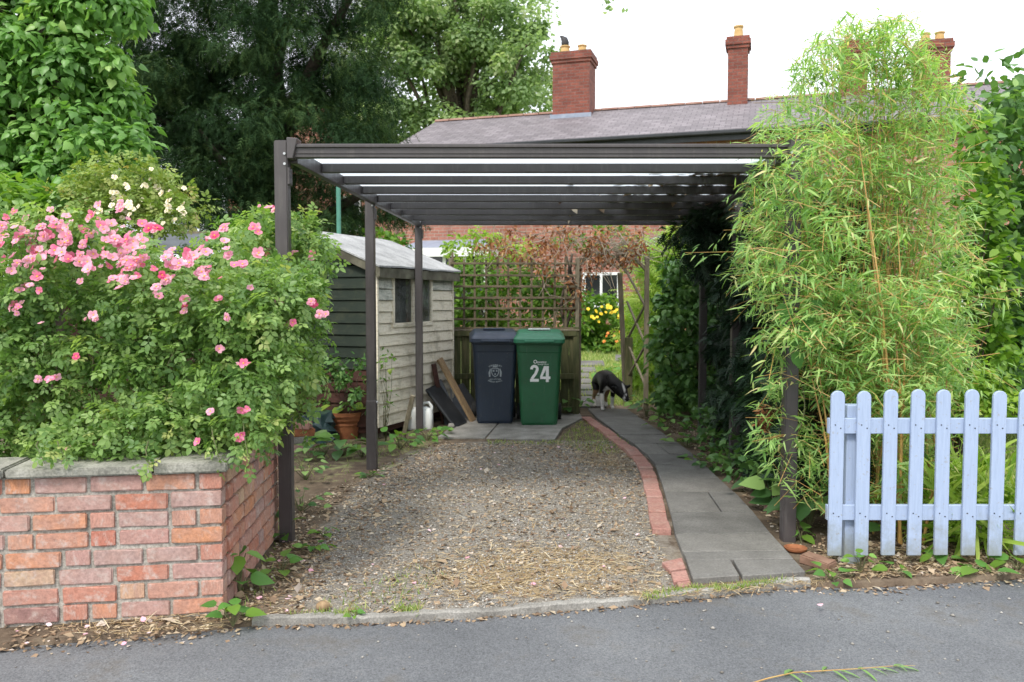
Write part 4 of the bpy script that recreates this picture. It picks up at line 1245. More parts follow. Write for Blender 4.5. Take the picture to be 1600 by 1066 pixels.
b.add([(-.03, .06, 0), (.03, .06, 0), (.022, .085, 0), (.01, .072, 0), (0, .092, 0), (-.01, .072, 0), (-.022, .085, 0)], [tuple(range(7))])
me = bpy.data.meshes.new('crest'); me.from_pydata(b.v, [], b.f)
stick(me, 0, .602, 'crest', M['grey_print'])

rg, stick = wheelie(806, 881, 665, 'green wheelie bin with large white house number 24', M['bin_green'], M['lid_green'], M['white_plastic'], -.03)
def digit(strokes, w=.05):
    b = MB()
    for st in strokes: b.add([(x, y, 0) for x, y in st], [tuple(range(len(st)))])
    me = bpy.data.meshes.new('number'); me.from_pydata(b.v, [], b.f); return me
def arcpts(cx, cy, rx_, ry_, a0, a1, n=10):
    return [(cx + rx_*math.cos(math.radians(a0 + (a1-a0)*i/n)), cy + ry_*math.sin(math.radians(a0 + (a1-a0)*i/n))) for i in range(n + 1)]
def ribbon(pts, w):
    """thick stroke as quads"""
    b = MB(); L, Rr = [], []
    for i, p in enumerate(pts):
        d = Vector((*pts[min(i+1, len(pts)-1)], 0)) - Vector((*pts[max(i-1, 0)], 0)); d.normalize()
        n_ = Vector((-d.y, d.x, 0)); ww = w[i] if isinstance(w, list) else w
        L.append(Vector((*p, 0)) + n_*ww/2); Rr.append(Vector((*p, 0)) - n_*ww/2)
    k = len(pts)
    b.add(L + Rr, [(i, i+1, k+i+1, k+i) for i in range(k - 1)])
    return b
two = arcpts(0, .055, .033, .034, 185, -35, 12) + [(.012, .0), (-.012, -.032), (-.03, -.06)]
b2 = ribbon(two, .032); b2.add([(-.05, -.092, 0), (.05, -.092, 0), (.05, -.058, 0), (-.05, -.058, 0)], [(0, 1, 2, 3)])
me = bpy.data.meshes.new('number'); me.from_pydata(b2.v, [], b2.f); stick(me, -.055, .6, 'number', M['white_print'])
b4 = MB()
b4.add([(.008, .09, 0), (.042, .09, 0), (.042, -.095, 0), (.008, -.095, 0)], [(3, 2, 1, 0)])
b4.add([(.008, .09, 0), (-.014, .09, 0), (-.058, -.03, 0), (-.03, -.03, 0), (.008, .05, 0)], [(0, 1, 2, 3, 4)])
b4.add([(-.058, -.06, 0), (.06, -.06, 0), (.06, -.03, 0), (-.058, -.03, 0)], [(0, 1, 2, 3)])
for v_i, v in enumerate(b4.v): b4.v[v_i] = (v[0], v[1], .0004 * (v_i // 4))
me = bpy.data.meshes.new('number'); me.from_pydata(b4.v, [], b4.f); stick(me, .068, .6, 'number', M['white_print'])
stick(text_mesh('swestry', .034, .0005), .03, .736, 'lettering', M['white_print'])
stick(text_mesh('O', .055, .0012), -.045, .738, 'lettering', M['white_print'])
stick(text_mesh('Borough Council', .018, .0002), .045, .71, 'lettering', M['white_print'])

# ------------------------------------------------------------------ black and white dog, nose down on the path
def make_dog():
    fw = Vector((.17, -.985, 0)).normalized(); sd = Vector((-fw.y, fw.x, 0))
    O = gp(938, 636, .03); O.z = .032
    J, E, Rr = [], [], []
    def j(f, s_, z, r, parent=None):
        J.append(O + fw*f + sd*s_ + Vector((0, 0, z))); Rr.append(r)
        if parent is not None: E.append((parent, len(J) - 1))
        return len(J) - 1
    pel = j(0, 0, .43, .092)
    mid = j(.16, 0, .43, .1, pel); che = j(.34, 0, .41, .118, mid); sho = j(.44, 0, .4, .1, che)
    nk = j(.53, .05, .35, .085, sho); hd = j(.61, .1, .265, .078, nk); mz = j(.67, .14, .195, .045, hd); no = j(.71, .165, .155, .03, mz)
    for s_ in (-1, 1):
        e1 = j(.585, .1 + s_*.075, .32, .026, hd); j(.6, .1 + s_*.13, .33 + (.02 if s_ > 0 else 0), .012, e1)
    t1 = j(-.09, 0, .4, .04, pel); t2 = j(-.14, 0, .29, .036, t1); j(-.13, .01, .17, .018, t2)
    for s_, o in ((-1, 0.0), (1, .06)):
        a = j(-.0 + o*.3, s_*.07, .33, .07, pel); k = j(.06 + o*.5, s_*.075, .24, .045, a); h = j(-.06 + o, s_*.075, .14, .024, k); p = j(-.045 + o, s_*.075, .03, .024, h); j(.0 + o, s_*.075, .016, .02, p)
    for s_, o in ((-1, .0), (1, -.09)):
        a = j(.38, s_*.075, .29, .052, che); k = j(.35 + o*.4, s_*.08, .23, .036, a); h = j(.38 + o, s_*.08, .11, .024, k); p = j(.38 + o, s_*.08, .03, .024, h); j(.42 + o, s_*.08, .016, .022, p)
    me = bpy.data.meshes.new('dog')
    me.from_pydata([tuple(p - O) for p in J], E, [])
    ob = bpy.data.objects.new('dogskin', me); COL.objects.link(ob)
    md = ob.modifiers.new('skin', 'SKIN')
    if not me.skin_vertices: 
        bm = bmesh.new(); bm.from_mesh(me); bm.verts.layers.skin.verify(); bm.to_mesh(me); bm.free()
    sv_ = me.skin_vertices[0].data
    for i, r in enumerate(Rr): sv_[i].radius = (r, r); sv_[i].use_root = (i == 0)
    ss = ob.modifiers.new('sub', 'SUBSURF'); ss.levels = 2; ss.render_levels = 2
    dg = bpy.context.evaluated_depsgraph_get()
    res = bpy.data.meshes.new_from_object(ob.evaluated_get(dg)); res.name = 'dog'
    bpy.data.objects.remove(ob)
    # coat: black, white legs, chest, muzzle blaze and tail tip, tan on the inner hind legs
    colr = res.attributes.new('coat', 'FLOAT_COLOR', 'POINT')
    for i, v in enumerate(res.vertices):
        f, s_, z = v.co.dot(fw), v.co.dot(sd), v.co.z
        c = (.006, .0055, .006)
        n_ = .02 * math.sin(40*f + 25*z) + .015*math.sin(60*s_)
        if z < .2 + n_ and f > .22 and f < .5: c = (.62, .6, .57)
        if z < .07 + n_ and f < .22: c = (.6, .58, .55)
        elif z < .3 + n_ and f < .14 and f > -.11: c = (.26, .17, .1) if z < .24 else c
        if f > .36 and f < .52 and z < .31 and abs(s_) < .07: c = (.62, .6, .57)
        if f > .675 and z < .2: c = (.6, .58, .56)
        if f > .6 and abs(s_ - .13) < .014 and z > .2: c = (.6, .58, .56)
        if f > .705: c = (.015, .013, .013)
        if f < -.08 and z < .24: c = (.5, .48, .45)
        colr.data[i].color = (*c, 1)
    for p in res.polygons: p.use_smooth = True
    m, nt, bb, _ = new_mat('dog coat')
    a = nd(nt, 'ShaderNodeAttribute', attribute_name='coat')
    nz = noise(nt, coords(nt, 'pos', (1, 1, .4)), 90, 3)
    c = mixc(nt, .35, a.outputs['Color'], ramp(nt, nz, [(.3, (.25,)*3), (.7, (.75,)*3)]), 'OVERLAY')
    nt.links.new(c, bb.inputs['Base Color']); bb.inputs['Roughness'].default_value = .55; bb.inputs['Specular IOR Level'].default_value = .25
    bump(nt, bb, nz, .4, .01)
    res.materials.append(m)
    d = link('dog', res, None, O)
    tag(d, 'black and white dog sniffing along the path by the arch', 'dog')
    for s_ in (-1, 1):
        b = MB(); c = O + fw*.655 + sd*(.12 + s_*.045) + Vector((0, 0, .258))
        b.loft([[c + sd*math.cos(2*math.pi*i/8)*r + Vector((0, 0, math.sin(2*math.pi*i/8)*r)) + fw*q for i in range(8)] for r, q in ((.006, -.008), (.011, 0), (.004, .01))])
        b.build('eye', M['black_plastic'], d)
make_dog()

# ------------------------------------------------------------------ garden arch
arch = empty('garden_arch', (1.2, 11.2, 0)); tag(arch, 'rustic wooden garden arch with lattice side over the path', 'arch')
AP = {'lf': at(903, 560, 10.75), 'lb': at(905, 560, 11.4), 'rf': at(1010, 520, 11.0), 'rb': at(979, 520, 11.55)}
def apost(k, z, w, lean=0.0):
    p = AP[k]; b = MB(); b.bar((p.x, p.y, -.05), (p.x - lean, p.y, z), w, w, up=(0, 1, 0)); b.build('post', M['wood_grey'], arch, bev=.006)
apost('lf', 2.0, .06); apost('lb', 2.0, .05); apost('rf', 2.05, .06); apost('rb', 1.85, .065, .1)
p = AP['rb']; b = MB(); b.box((p.x + .02, p.y - .08, .45), (.11, .05, 1.0)); b.build('stump_board', M['wood_algae'], arch, bev=.006)
for (za, zb) in ((.3, .9), (.9, .35), (.85, 1.45), (1.45, .9), (1.35, 1.85)):
    a, c = AP['rf'], AP['rb']
    b = MB(); b.bar((a.x, a.y - .02, za), (c.x, c.y - .02, zb), .03, .022); b.build('lattice_bar', M['wood_grey'], arch, bev=.003)
for yk in ('f', 'b'):
    a, c = AP['l'+yk], AP['r'+yk]
    pts_ = [a.lerp(c, t_) for t_ in (0, .2, .5, .8, 1)]
    pts_ = [Vector((q.x, q.y, 1.95 + h)) for q, h in zip(pts_, (0, .12, .18, .1, -.1))]
    for q, r in zip(pts_, pts_[1:]):
        b = MB(); b.bar(q, r, .035, .04); b.build('arch_bar', M['wood_grey'], arch, bev=.003)
for t_ in (.1, .35, .65, .9):
    a, c = AP['lf'].lerp(AP['rf'], t_), AP['lb'].lerp(AP['rb'], t_)
    b = MB(); b.bar((a.x, a.y, 2.06), (c.x, c.y, 2.06), .03, .03); b.build('cross_bar', M['wood_grey'], arch, bev=.003)
a = AP['rf']; b = MB(); b.box((a.x + .17, a.y, .99), (.3, .03, .03)); b.box((a.x + .3, a.y, .72), (.03, .03, .5)); b.build('side_rail', M['wood_grey'], arch, bev=.003)

# ------------------------------------------------------------------ clutter by the shed
# white jug with red cap
jc = gp(656, 672) + Vector((0, .05, 0)); 
jug = empty('plastic_jug', jc); tag(jug, 'white plastic jug with red cap standing by the shed corner', 'jug')
b = MB(); b.loft([rrect(jc.x, jc.y, w, d, r, z) for z, w, d, r in ((0, .27, .15, .03), (.02, .29, .17, .04), (.18, .29, .17, .05), (.235, .25, .14, .05), (.26, .16, .1, .04))]); jb = b.build('body', M['white_plastic'], jug, smooth=True)
b = MB(); b.tube([(jc.x + .02, jc.y, .25), (jc.x + .04, jc.y, .3), (jc.x + .1, jc.y, .305), (jc.x + .13, jc.y, .26), (jc.x + .13, jc.y, .19)], .018, 8); b.build('handle', M['white_plastic'], jb, smooth=True)
b = MB(); b.tube([(jc.x - .1, jc.y, .2), (jc.x - .12, jc.y, .27)], .028, 10); b.build('neck', M['white_plastic'], jb)
b = MB(); b.tube([(jc.x - .112, jc.y, .25), (jc.x - .128, jc.y, .3)], .04, 12); b.build('cap', M['red_plastic'], jug)
# timber and sheets leaning on the shed
def lean(name, label, cat, foot, top, w, th, mat, wd=None, bev=.003):
    foot, top = Vector(foot), Vector(top)
    d = (top - foot).normalized(); x_ = Vector(wd).normalized() if wd else su
    x_ = (x_ - d * x_.dot(d)).normalized(); n_ = x_.cross(d)
    b = MB(); b.box((foot + top)/2, (w, (top - foot).length, th), R=Matrix((x_, d, n_)).transposed())
    return tag(b.build(name, M[mat], bev=bev), label, cat)
lean('timber_board', 'brown sawn timber offcut leaning against the shed wall', 'board', sh(1.5, -.42, .02), sh(1.32, -.06, .77), .13, .03, 'pine')
lean('timber_offcut', 'dark brown plank standing behind the leaning timber offcut', 'board', sh(1.22, -.17, .02), sh(1.2, -.045, .72), .09, .025, 'shed_brown')
fp = gp(712, 663)
sp_root = lean('plastic_tray', 'black plastic tray tipped on edge against the shed', 'tray', sh(1.16, -.42, .01), sh(1.1, -.07, .46), .36, .035, 'black_plastic', bev=.012)
lean('slate_sheet', 'thick grey slab leaning beside the jug and black tray', 'slab', (fp.x - .02, fp.y - .05, .0), (fp.x - .27, fp.y + .15, .49), .19, .035, 'slate_sheet', wd=(1, .25, .0), bev=.008)
lean('slate_sheet', 'dark sheets stacked low between the slab and the blue bin', 'slab', (gp(738, 652).x, 10.2, .01), (gp(738, 652).x - .25, 10.4, .36), .3, .03, 'black_plastic', wd=(1, .2, 0))
lean('slate_sheet', 'dark grey sheet propped behind the blue bin against the fence', 'slab', (gp(732, 655).x, 10.05, .01), (gp(732, 655).x - .3, 10.3, .33), .16, .025, 'slate_sheet', wd=(1, .2, 0))
b = MB(); q0, q1 = at(708, 646, 9.9), at(703, 584, 10.05); b.tube([(q0.x, q0.y, .0), (q1.x, q1.y, q1.z)], .011, 8); tag(b.build('metal_pole', M['steel']), 'thin silver metal pole leaning at the shed corner', 'pole')
b = MB(); q0, q1 = gp(628, 690), at(645, 618, 8.35); b.bar((q0.x, q0.y, -.02), q1, .045, .03, up=(0, 1, 0)); tag(b.build('wooden_stake', M['wood_grey'], bev=.003), 'grey wooden stake slanting up in front of the jug', 'stake')
q = gp(705, 672); b = MB(); b.loft([rrect(q.x, q.y, w, d, .02, z) for z, w, d in ((.02, .07, .05), (.05, .08, .06), (.075, .05, .04))]); tag(b.build('stone', M['concrete'], smooth=True), 'small pale stone on the corner of the bin slabs', 'stone')
# terracotta pot
pc = gp(541, 684)
pot = empty('plant_pot', pc); tag(pot, 'wide terracotta pot holding a broad leaved plant by the shed', 'plant pot')
b = MB(); b.loft([[pc + Vector((r*math.cos(2*math.pi*i/28), r*math.sin(2*math.pi*i/28), z)) for i in range(28)] for r, z in ((.12, 0), (.155, .13), (.165, .15), (.163, .17), (.185, .2), (.188, .24), (.21, .245), (.212, .285), (.19, .285), (.18, .2))]); b.build('pot_body', M['terracotta'], pot, smooth=False)
b = MB(); b.loft([[pc + Vector((r*math.cos(2*math.pi*i/20), r*math.sin(2*math.pi*i/20), z)) for i in range(20)] for r, z in ((.17, .21), (.18, .25))]); b.build('compost', M['bark'], pot)
# crumpled dark polythene bag
bc = gp(497, 692) + Vector((-.02, .1, 0))
b = MB(); rr_ = random.Random(3); rings = []
for i in range(8):
    z = .3 * i / 7
    rings.append([bc + Vector((math.cos(2*math.pi*k/16) * (.2 + rr_.uniform(-.045, .04)) * (1 - .25*i/7), math.sin(2*math.pi*k/16) * (.17 + rr_.uniform(-.035, .03)) * (1 - .25*i/7), z + rr_.uniform(-.025, .025))) for k in range(16)])
rings[0] = [Vector((p.x, p.y, 0)) for p in rings[0]]
b.loft(rings); tag(b.build('plastic_sack', M['tarp']), 'crumpled dark green plastic sack beside the stacked bricks', 'sack')
# stacked old bricks and blocks by the front post
def loose_brick(name, label, cat, c, size, rz, mat, group=None, tilt=0):
    bm = bmesh.new(); bmesh.ops.create_cube(bm, size=1); bmesh.ops.scale(bm, vec=size, verts=bm.verts)
    bmesh.ops.bevel(bm, geom=bm.edges[:], offset=.006, segments=2, affect='EDGES')
    r = random.Random(hash(label) % 999)
    for v in bm.verts: v.co += Vector([r.uniform(-.002, .002) for _ in range(3)])
    m_ = bpy.data.meshes.new(name); bm.to_mesh(m_); bm.free(); m_.materials.append(M[mat])
    o = link(name, m_, None, c, (tilt, 0, rz)); return tag(o, label, cat, group)
sc_ = gp(470, 704); G_ = 'bricks stacked behind the front carport post'
loose_brick('loose_brick', 'bottom brick of the stack behind the front carport post', 'brick', sc_ + Vector((0, 0, .035)), (.22, .11, .07), .25, 'brick', G_)
loose_brick('concrete_block', 'pale stone lump in the middle of the brick stack', 'stone', sc_ + Vector((-.01, .0, .105)), (.2, .12, .068), .05, 'concrete', G_)
loose_brick('loose_brick', 'orange brick resting on the pale stone of the stack', 'brick', sc_ + Vector((.02, .02, .175)), (.22, .11, .07), .4, 'terracotta', G_)
loose_brick('loose_brick', 'topmost brick of the stack behind the front carport post', 'brick', sc_ + Vector((-.005, .02, .246)), (.21, .105, .068), -.1, 'edging_brick', G_)
# brick and tile at the foot of the right front post
q = gp(1281, 886); loose_brick('loose_brick', 'brown brick lying tilted in weeds at the end of the picket fence', 'brick', q + Vector((0, .03, .02)), (.1, .17, .05), .75, 'brown_brick', None, .1)
q = gp(1243, 862)
b = MB(); b.loft([[q + Vector((r*math.cos(2*math.pi*i/24), r*math.sin(2*math.pi*i/24), z)) for i in range(24)] for r, z in ((.04, .0), (.062, .014), (.066, .026), (.057, .026), (.038, .012))]); tag(b.build('pot_saucer', M['terracotta']), 'round terracotta saucer at the foot of the right front post', 'saucer')
for (px_, py_, s_, lab) in ((1212, 795, .11, 'red brick half buried in soil beside the paved path'), (505, 953, .035, 'buff round pebble beside the drive edging')):
    q = gp(px_, py_)
    if s_ > .05: loose_brick('loose_brick', lab, 'brick', q + Vector((0, 0, .012)), (.2, .1, .06), .9, 'edging_brick')
    else:
        b = MB(); b.loft([[q + Vector((r*math.cos(2*math.pi*i/10), r*.8*math.sin(2*math.pi*i/10), z)) for i in range(10)] for r, z in ((.02, -.003), (s_, .012), (s_*.9, .03), (s_*.4, .042))]); tag(b.build('pebble', M['pine'], smooth=True), lab, 'pebble')
# teal pole behind the shed
q = at(530, 330, 11.2); b = MB(); b.tube([(q.x, q.y, -.05), (q.x - .01, q.y, at(530, 262, 11.2).z)], .03, 10); tag(b.build('clothes_pole', M['teal_paint']), 'tall teal green metal pole standing behind the shed', 'pole')
# low lean-to roof seen behind the roses
lr = empty('garden_store', at(240, 700, 7.4)); lr.location.z = 0; tag(lr, 'low grey roofed store showing behind the pink roses', 'shed')
a0, a1 = at(215, 392, 7.2), at(300, 392, 7.2)
b = MB(); b.box(((a0.x + a1.x)/2 - .35, 7.7, .88), (a1.x - a0.x + .7, .8, 1.8)); b.build('wall', M['shed_brown'], lr)
b = MB(); zt = a0.z
b.prism([(a0.x - .8, 7.2, zt - .03), (a1.x + .05, 7.2, zt - .03), (a1.x + .05, 8.2, zt + .2), (a0.x - .8, 8.2, zt + .2)], (0, 0, .03)); b.build('roof', M['slate_sheet'], lr)
b = MB(); b.box(((a0.x + a1.x)/2 - .38, 8.22, zt + .2), (a1.x - a0.x + .85, .05, .1)); b.build('ridge_board', M['wood_grey'], lr)

# bamboo twig fallen on the road
tw = empty('fallen_twig', gp(1300, 1052)); tag(tw, 'thin bamboo twig with narrow leaves lying on the road', 'twig')
tp = [gp(x_, y_, -.015) for x_, y_ in ((1160, 1072), (1200, 1060), (1240, 1051), (1290, 1048), (1340, 1045), (1390, 1041), (1430, 1040))]
b = MB(); b.tube(tp, [.003, .003, .0026, .0022, .0018, .0014, .0008], 5); b.build('stem', M['culm'], tw)
P_, A_ = [], []
for x_, y_, dx, dy in ((1225, 1054, 18, -18), (1232, 1052, 30, 14), (1285, 1048, 8, -14), (1300, 1047, 30, 14), (1310, 1047, 40, 8), (1345, 1045, 30, 16), (1360, 1044, 28, 6), (1370, 1043, 40, 3), (1400, 1041, 46, 2), (1395, 1041, 20, -8), (1405, 1041, 14, 6), (1250, 1050, 24, 6), (1340, 1045, 12, -6)):
    p0, p1 = gp(x_, y_, -.012), gp(x_ + dx, y_ + dy, -.012); P_.append(p0); A_.append(p1 - p0)
P_, A_ = np.array(P_), np.array(A_)
tl = bpy.data.meshes.new('leaf'); tl.from_pydata(LANCE[0].tolist(), [], LANCE[1]); tl.materials.append(M['bamboo_leaf'])
tl.attributes.new('rnd', 'FLOAT', 'FACE').data.foreach_set('value', [.35] * len(LANCE[1]))
for p_, a_ in zip(P_, A_):
    a_ = Vector(a_); link('leaf', tl, tw, p_, (0, 0, math.atan2(-a_.x, a_.y)), (a_.length,) * 3)
# pebbles scattered on the road: things too small to tell apart
n = 600
pp = np.stack([rng.uniform(-3.2, 3.2, n), rng.uniform(2.6, 4.3, n), np.full(n, -.027)], 1)
pp = pp[pp[:, 1] < kerb_y(pp[:, 0]) - .05]
STONE = (np.array([(1,0,.2),(.3,.9,.25),(-.8,.6,.2),(-.9,-.5,.25),(.2,-1,.2),(0,0,.85),(0,0,-.1)], float), [(0,1,5),(1,2,5),(2,3,5),(3,4,5),(4,0,5),(1,0,6),(2,1,6),(3,2,6),(4,3,6),(0,4,6)])
tag(scatter('road_pebbles', pp, unit(len(pp)) * [1, 1, 0] + [0, 1e-3, 0], np.tile([0, 0, 1.0], (len(pp), 1)), rng.gamma(3, .0014, len(pp)) + .0015, STONE, M['gravel']), 'scattered small pebbles on the asphalt', 'pebbles', kind='stuff')

# ------------------------------------------------------------------ planting
def stems(root, base, targets, r0, mat='bark', name='stem', joints=4, wob=.12, rtop=.35, one=True):
    """branches from the plant's foot out to its lumps of leaves"""
    b = MB()
    for tgt in targets:
        a, c = Vector(base), Vector(tgt)
        a = a + Vector((random.uniform(-1, 1), random.uniform(-1, 1), 0)) * r0 * .6
        L = (c - a).length
        pts_ = []
        for i in range(joints + 1):
            t_ = i / joints
            p = a.lerp(c, t_)
            p.z = a.z + (c.z - a.z) * (t_ ** .8)
            p += Vector((random.uniform(-1, 1), random.uniform(-1, 1), 0)) * wob * L * .3 * math.sin(math.pi * t_)
            pts_.append(p)
        b.tube(pts_, [r0 * (1 - (1 - rtop) * i / joints) for i in range(joints + 1)], 5)
    return b.build(name, M[mat], root, smooth=True, uv=False)

def bush(name, label, cat, vols, tmpl, mat, size, base, per=40, cr=.2, up=.6, droop=0.0, nst=6, r0=.02, smat='bark', shell=.5, group=None, leafname='foliage', flat=.8, sx=None, spread=.7):
    """vols: list of (outline, near, far, number of lumps)"""
    root = empty(name, base); tag(root, label, cat, group)
    C = np.concatenate([volume(*v) for v in vols])
    C = C[C[:, 2] > .02]
    R = cr * rng.uniform(.6, 1.3, len(C))
    P, A, N = clumps(C, R, per, shell, up, droop, spread, flat)
    k = P[:, 2] > .01
    P, A, N = P[k], A[k], N[k]
    # leaf tone: drawn per leaf around a tone for its lump
    tone = np.repeat(rng.random(len(C)), per)[k]
    rnd = np.clip(.55 * tone + .6 * rng.random(len(P)) - .08, 0, 1)
    S = size * rng.uniform(.65, 1.25, len(P))
    scatter(leafname, P, A, N, S, tmpl, M[mat], root, rnd=rnd, sx=sx)
    if nst:
        idx = rng.choice(len(C), min(nst, len(C)), replace=False)
        stems(root, base, [tuple(C[i]) for i in idx], r0, smat, 'stem')
    return root, C

def tree(name, label, vols, tmpl, mat, size, base, trunk_r, trunk_top, per, cr, up=.5, droop=.0, limbs=14, shell=.4, flat=.75, lean=(0, 0), spread=.7, bark='bark'):
    root = empty(name, base); tag(root, label, 'tree')
    C = np.concatenate([volume(*v) for v in vols])
    R = cr * rng.uniform(.6, 1.35, len(C))
    P, A, N = clumps(C, R, per, shell, up, droop, spread, flat)
    tone = np.repeat(rng.random(len(C)), per)
    rnd = np.clip(.6 * tone + .55 * rng.random(len(P)) - .08, 0, 1)
    scatter('crown', P, A, N, size * rng.uniform(.65, 1.25, len(P)), tmpl, M[mat], root, rnd=rnd)
    b = MB(); t0 = Vector(base); tt = Vector((base[0] + lean[0], base[1] + lean[1], trunk_top))
    pts_ = [t0.lerp(tt, i/6) + Vector((.05*math.sin(i*2.1), .05*math.cos(i*1.7), -.05 if i == 0 else 0)) for i in range(7)]
    b.tube(pts_, [trunk_r * (1.35 - .95 * (i/6) ** .7) for i in range(7)], 10)
    for i in rng.choice(len(C), min(limbs, len(C)), replace=False):
        c = Vector(C[i]); k = random.uniform(.3, .95)
        s0 = t0.lerp(tt, k)
        if c.z < s0.z - 1: s0 = t0.lerp(tt, max(.15, min(.95, (c.z * .8) / trunk_top)))
        m_ = s0.lerp(c, .5) + Vector((random.uniform(-.1, .1), random.uniform(-.1, .1), .12)) * (c - s0).length * .5
        b.tube([s0, m_, c], [trunk_r * .42, trunk_r * .26, trunk_r * .08], 6)
    b.build('trunk', M[bark], root, smooth=True, uv=False)
    return root, C

# far light green tree behind the house
farT, farC = tree('broadleaf_tree', 'tall light green broadleaf tree rising behind the house roof', [
    ([(560, 40), (600, -60), (760, -90), (840, -30), (842, 20), (868, 70), (872, 130), (862, 185), (760, 200), (690, 190), (640, 235), (540, 250), (530, 150)], 27, 31, 190, 1.0),
    ([(600, 20), (700, -40), (830, 0), (850, 60), (800, 110), (700, 90), (620, 110)], 26.5, 29, 50, 1.0)],
    DIAM, 'tree_leaf', .17, (-1.6, 29.5, 0), .34, 11.5, 230, .62, up=.5, limbs=40, shell=.25)
# a spray of that tree hanging into the sky
b = MB(); q = [at(800, -150, 28), at(880, -90, 27.6), at(930, -30, 27.4), at(948, 8, 27.3)]
b.tube(q, [.06, .04, .025, .01], 5); b.build('overhanging_branch', M['bark'], farT, uv=False)
pp = np.array([at(946 + rng.normal()*9, 8 + rng.normal()*7, 27.3) for _ in range(16)] + [at(975 + rng.normal()*6, 24 + rng.normal()*4, 27.3) for _ in range(4)] + [at(880 + rng.uniform(-30, 50), -70 + rng.normal()*20, 27.6) for _ in range(80)])
scatter('overhanging_spray', pp, unit(len(pp)), unit(len(pp)) + [0, 0, .6], rng.uniform(.12, .24, len(pp)), DIAM, M['tree_leaf'], farT)['kind'] = 'stuff'
# dark yew
yewT, yewC = tree('yew_tree', 'large dark yew tree with drooping needles behind the shed', [
    ([(165, 20), (180, -160), (420, -200), (600, -140), (640, -20), (600, 60), (590, 120), (600, 190), (560, 225), (470, 215), (430, 205), (330, 220), (240, 225), (190, 140)], 12.2, 15.0, 400, .8),
    ([(170, 40), (280, 20), (330, 120), (300, 240), (200, 230)], 13.2, 14.6, 70, 1),
    ([(200, 330), (210, 180), (330, 215), (420, 205), (470, 225), (560, 225), (635, 280), (640, 370), (560, 385), (430, 370), (300, 370)], 12.8, 15.2, 210, .8),
    ([(200, 130), (400, 60), (600, 100), (610, 240), (480, 260), (220, 260)], 14.2, 15.6, 110, 1)],
    YEW, 'yew_leaf', .15, (-4.2, 14.6, 0), .36, 7.2, 125, .42, up=.35, droop=.55, limbs=16, shell=.25, bark='yew_bark')
# ivy-leaved tree at the left edge
ivyT, ivyC = tree('ivy_covered_tree', 'bright green ivy covered tree at the left edge behind the roses', [
    ([(-160, 320), (-200, -120), (120, -120), (190, -60), (205, 10), (200, 80), (172, 110), (190, 140), (225, 180), (230, 230), (205, 270), (160, 290), (60, 310)], 7.9, 8.8, 210, .8),
    ([(-120, 330), (40, 300), (170, 285), (120, 345), (0, 350)], 7.6, 8.6, 30, 1)],
    IVY, 'ivy_leaf', .092, (-5.0, 8.9, 0), .28, 4.6, 110, .3, up=.35, droop=.75, limbs=24, shell=.45, spread=.5)

# pink rose hedge over the brick wall
ROSE_V = [([(370, 440), (385, 350), (430, 335), (480, 340), (495, 390), (492, 470), (420, 470)], 5.12, 5.6, 34, 1.0),
          ([(-140, 700), (-140, 330), (60, 340), (220, 380), (300, 410), (330, 375), (385, 360), (405, 425), (470, 440), (488, 480), (480, 545), (470, 620), (440, 660), (395, 690), (300, 690), (150, 700)], 4.15, 4.9, 190, 1.0),
          ([(-120, 705), (-60, 600), (40, 660), (180, 650), (300, 600), (430, 590), (425, 660), (395, 700), (330, 705), (250, 690), (120, 715)], 3.88, 4.2, 60, 1.0),
          ([(410, 420), (478, 430), (486, 520), (470, 600), (430, 640), (400, 560)], 4.45, 4.8, 26, 1.0),
          ([(-100, 420), (60, 440), (200, 470), (330, 440), (440, 420), (470, 520), (420, 600), (200, 620), (0, 600)], 4.0, 4.3, 70, 1.0)]
rose, roseC = bush('rose_bush', 'dense pink flowering rose hedge spilling over the brick wall', 'rose bush', ROSE_V, ROSE, 'rose_leaf', .094, gp(150, 880), per=36, cr=.13, up=.45, droop=.15, nst=26, r0=.009, smat='rose_stem', shell=.35)
# trailing shoots over coping and post
pts_ = []
sh_b = MB()
for (x0, y0, x1, y1, Y_) in ((380, 650, 392, 735, 3.72), (330, 660, 345, 725, 3.74), (232, 690, 236, 742, 3.62), (90, 690, 110, 730, 3.6), (455, 600, 478, 690, 4.6), (470, 560, 500, 640, 4.6), (440, 620, 428, 700, 4.7), (470, 430, 500, 400, 4.7), (60, 690, 70, 725, 3.6), (480, 420, 505, 470, 4.6)):
    a, c = at(x0, y0, Y_ + .15), at(x1, y1, Y_)
    q = [a, a.lerp(c, .5) + Vector((0, -.04, .04)), c]
    sb_ = MB(); sb_.tube(q, [.004, .003, .0015], 4); sb_.build('shoot', M['rose_stem'], rose, uv=False)
    for i in range(12):
        t_ = random.random(); pts_.append(a.lerp(c, t_) + Vector((random.uniform(-.04, .04), random.uniform(-.05, .02), random.uniform(-.03, .04))))
pp = np.array(pts_); scatter('shoot_leaves', pp, unit(len(pp)) + [0, -.4, -.3], unit(len(pp)) + [0, -.5, .8], rng.uniform(.06, .095, len(pp)), ROSE, M['rose_leaf'], rose)['kind'] = 'stuff'

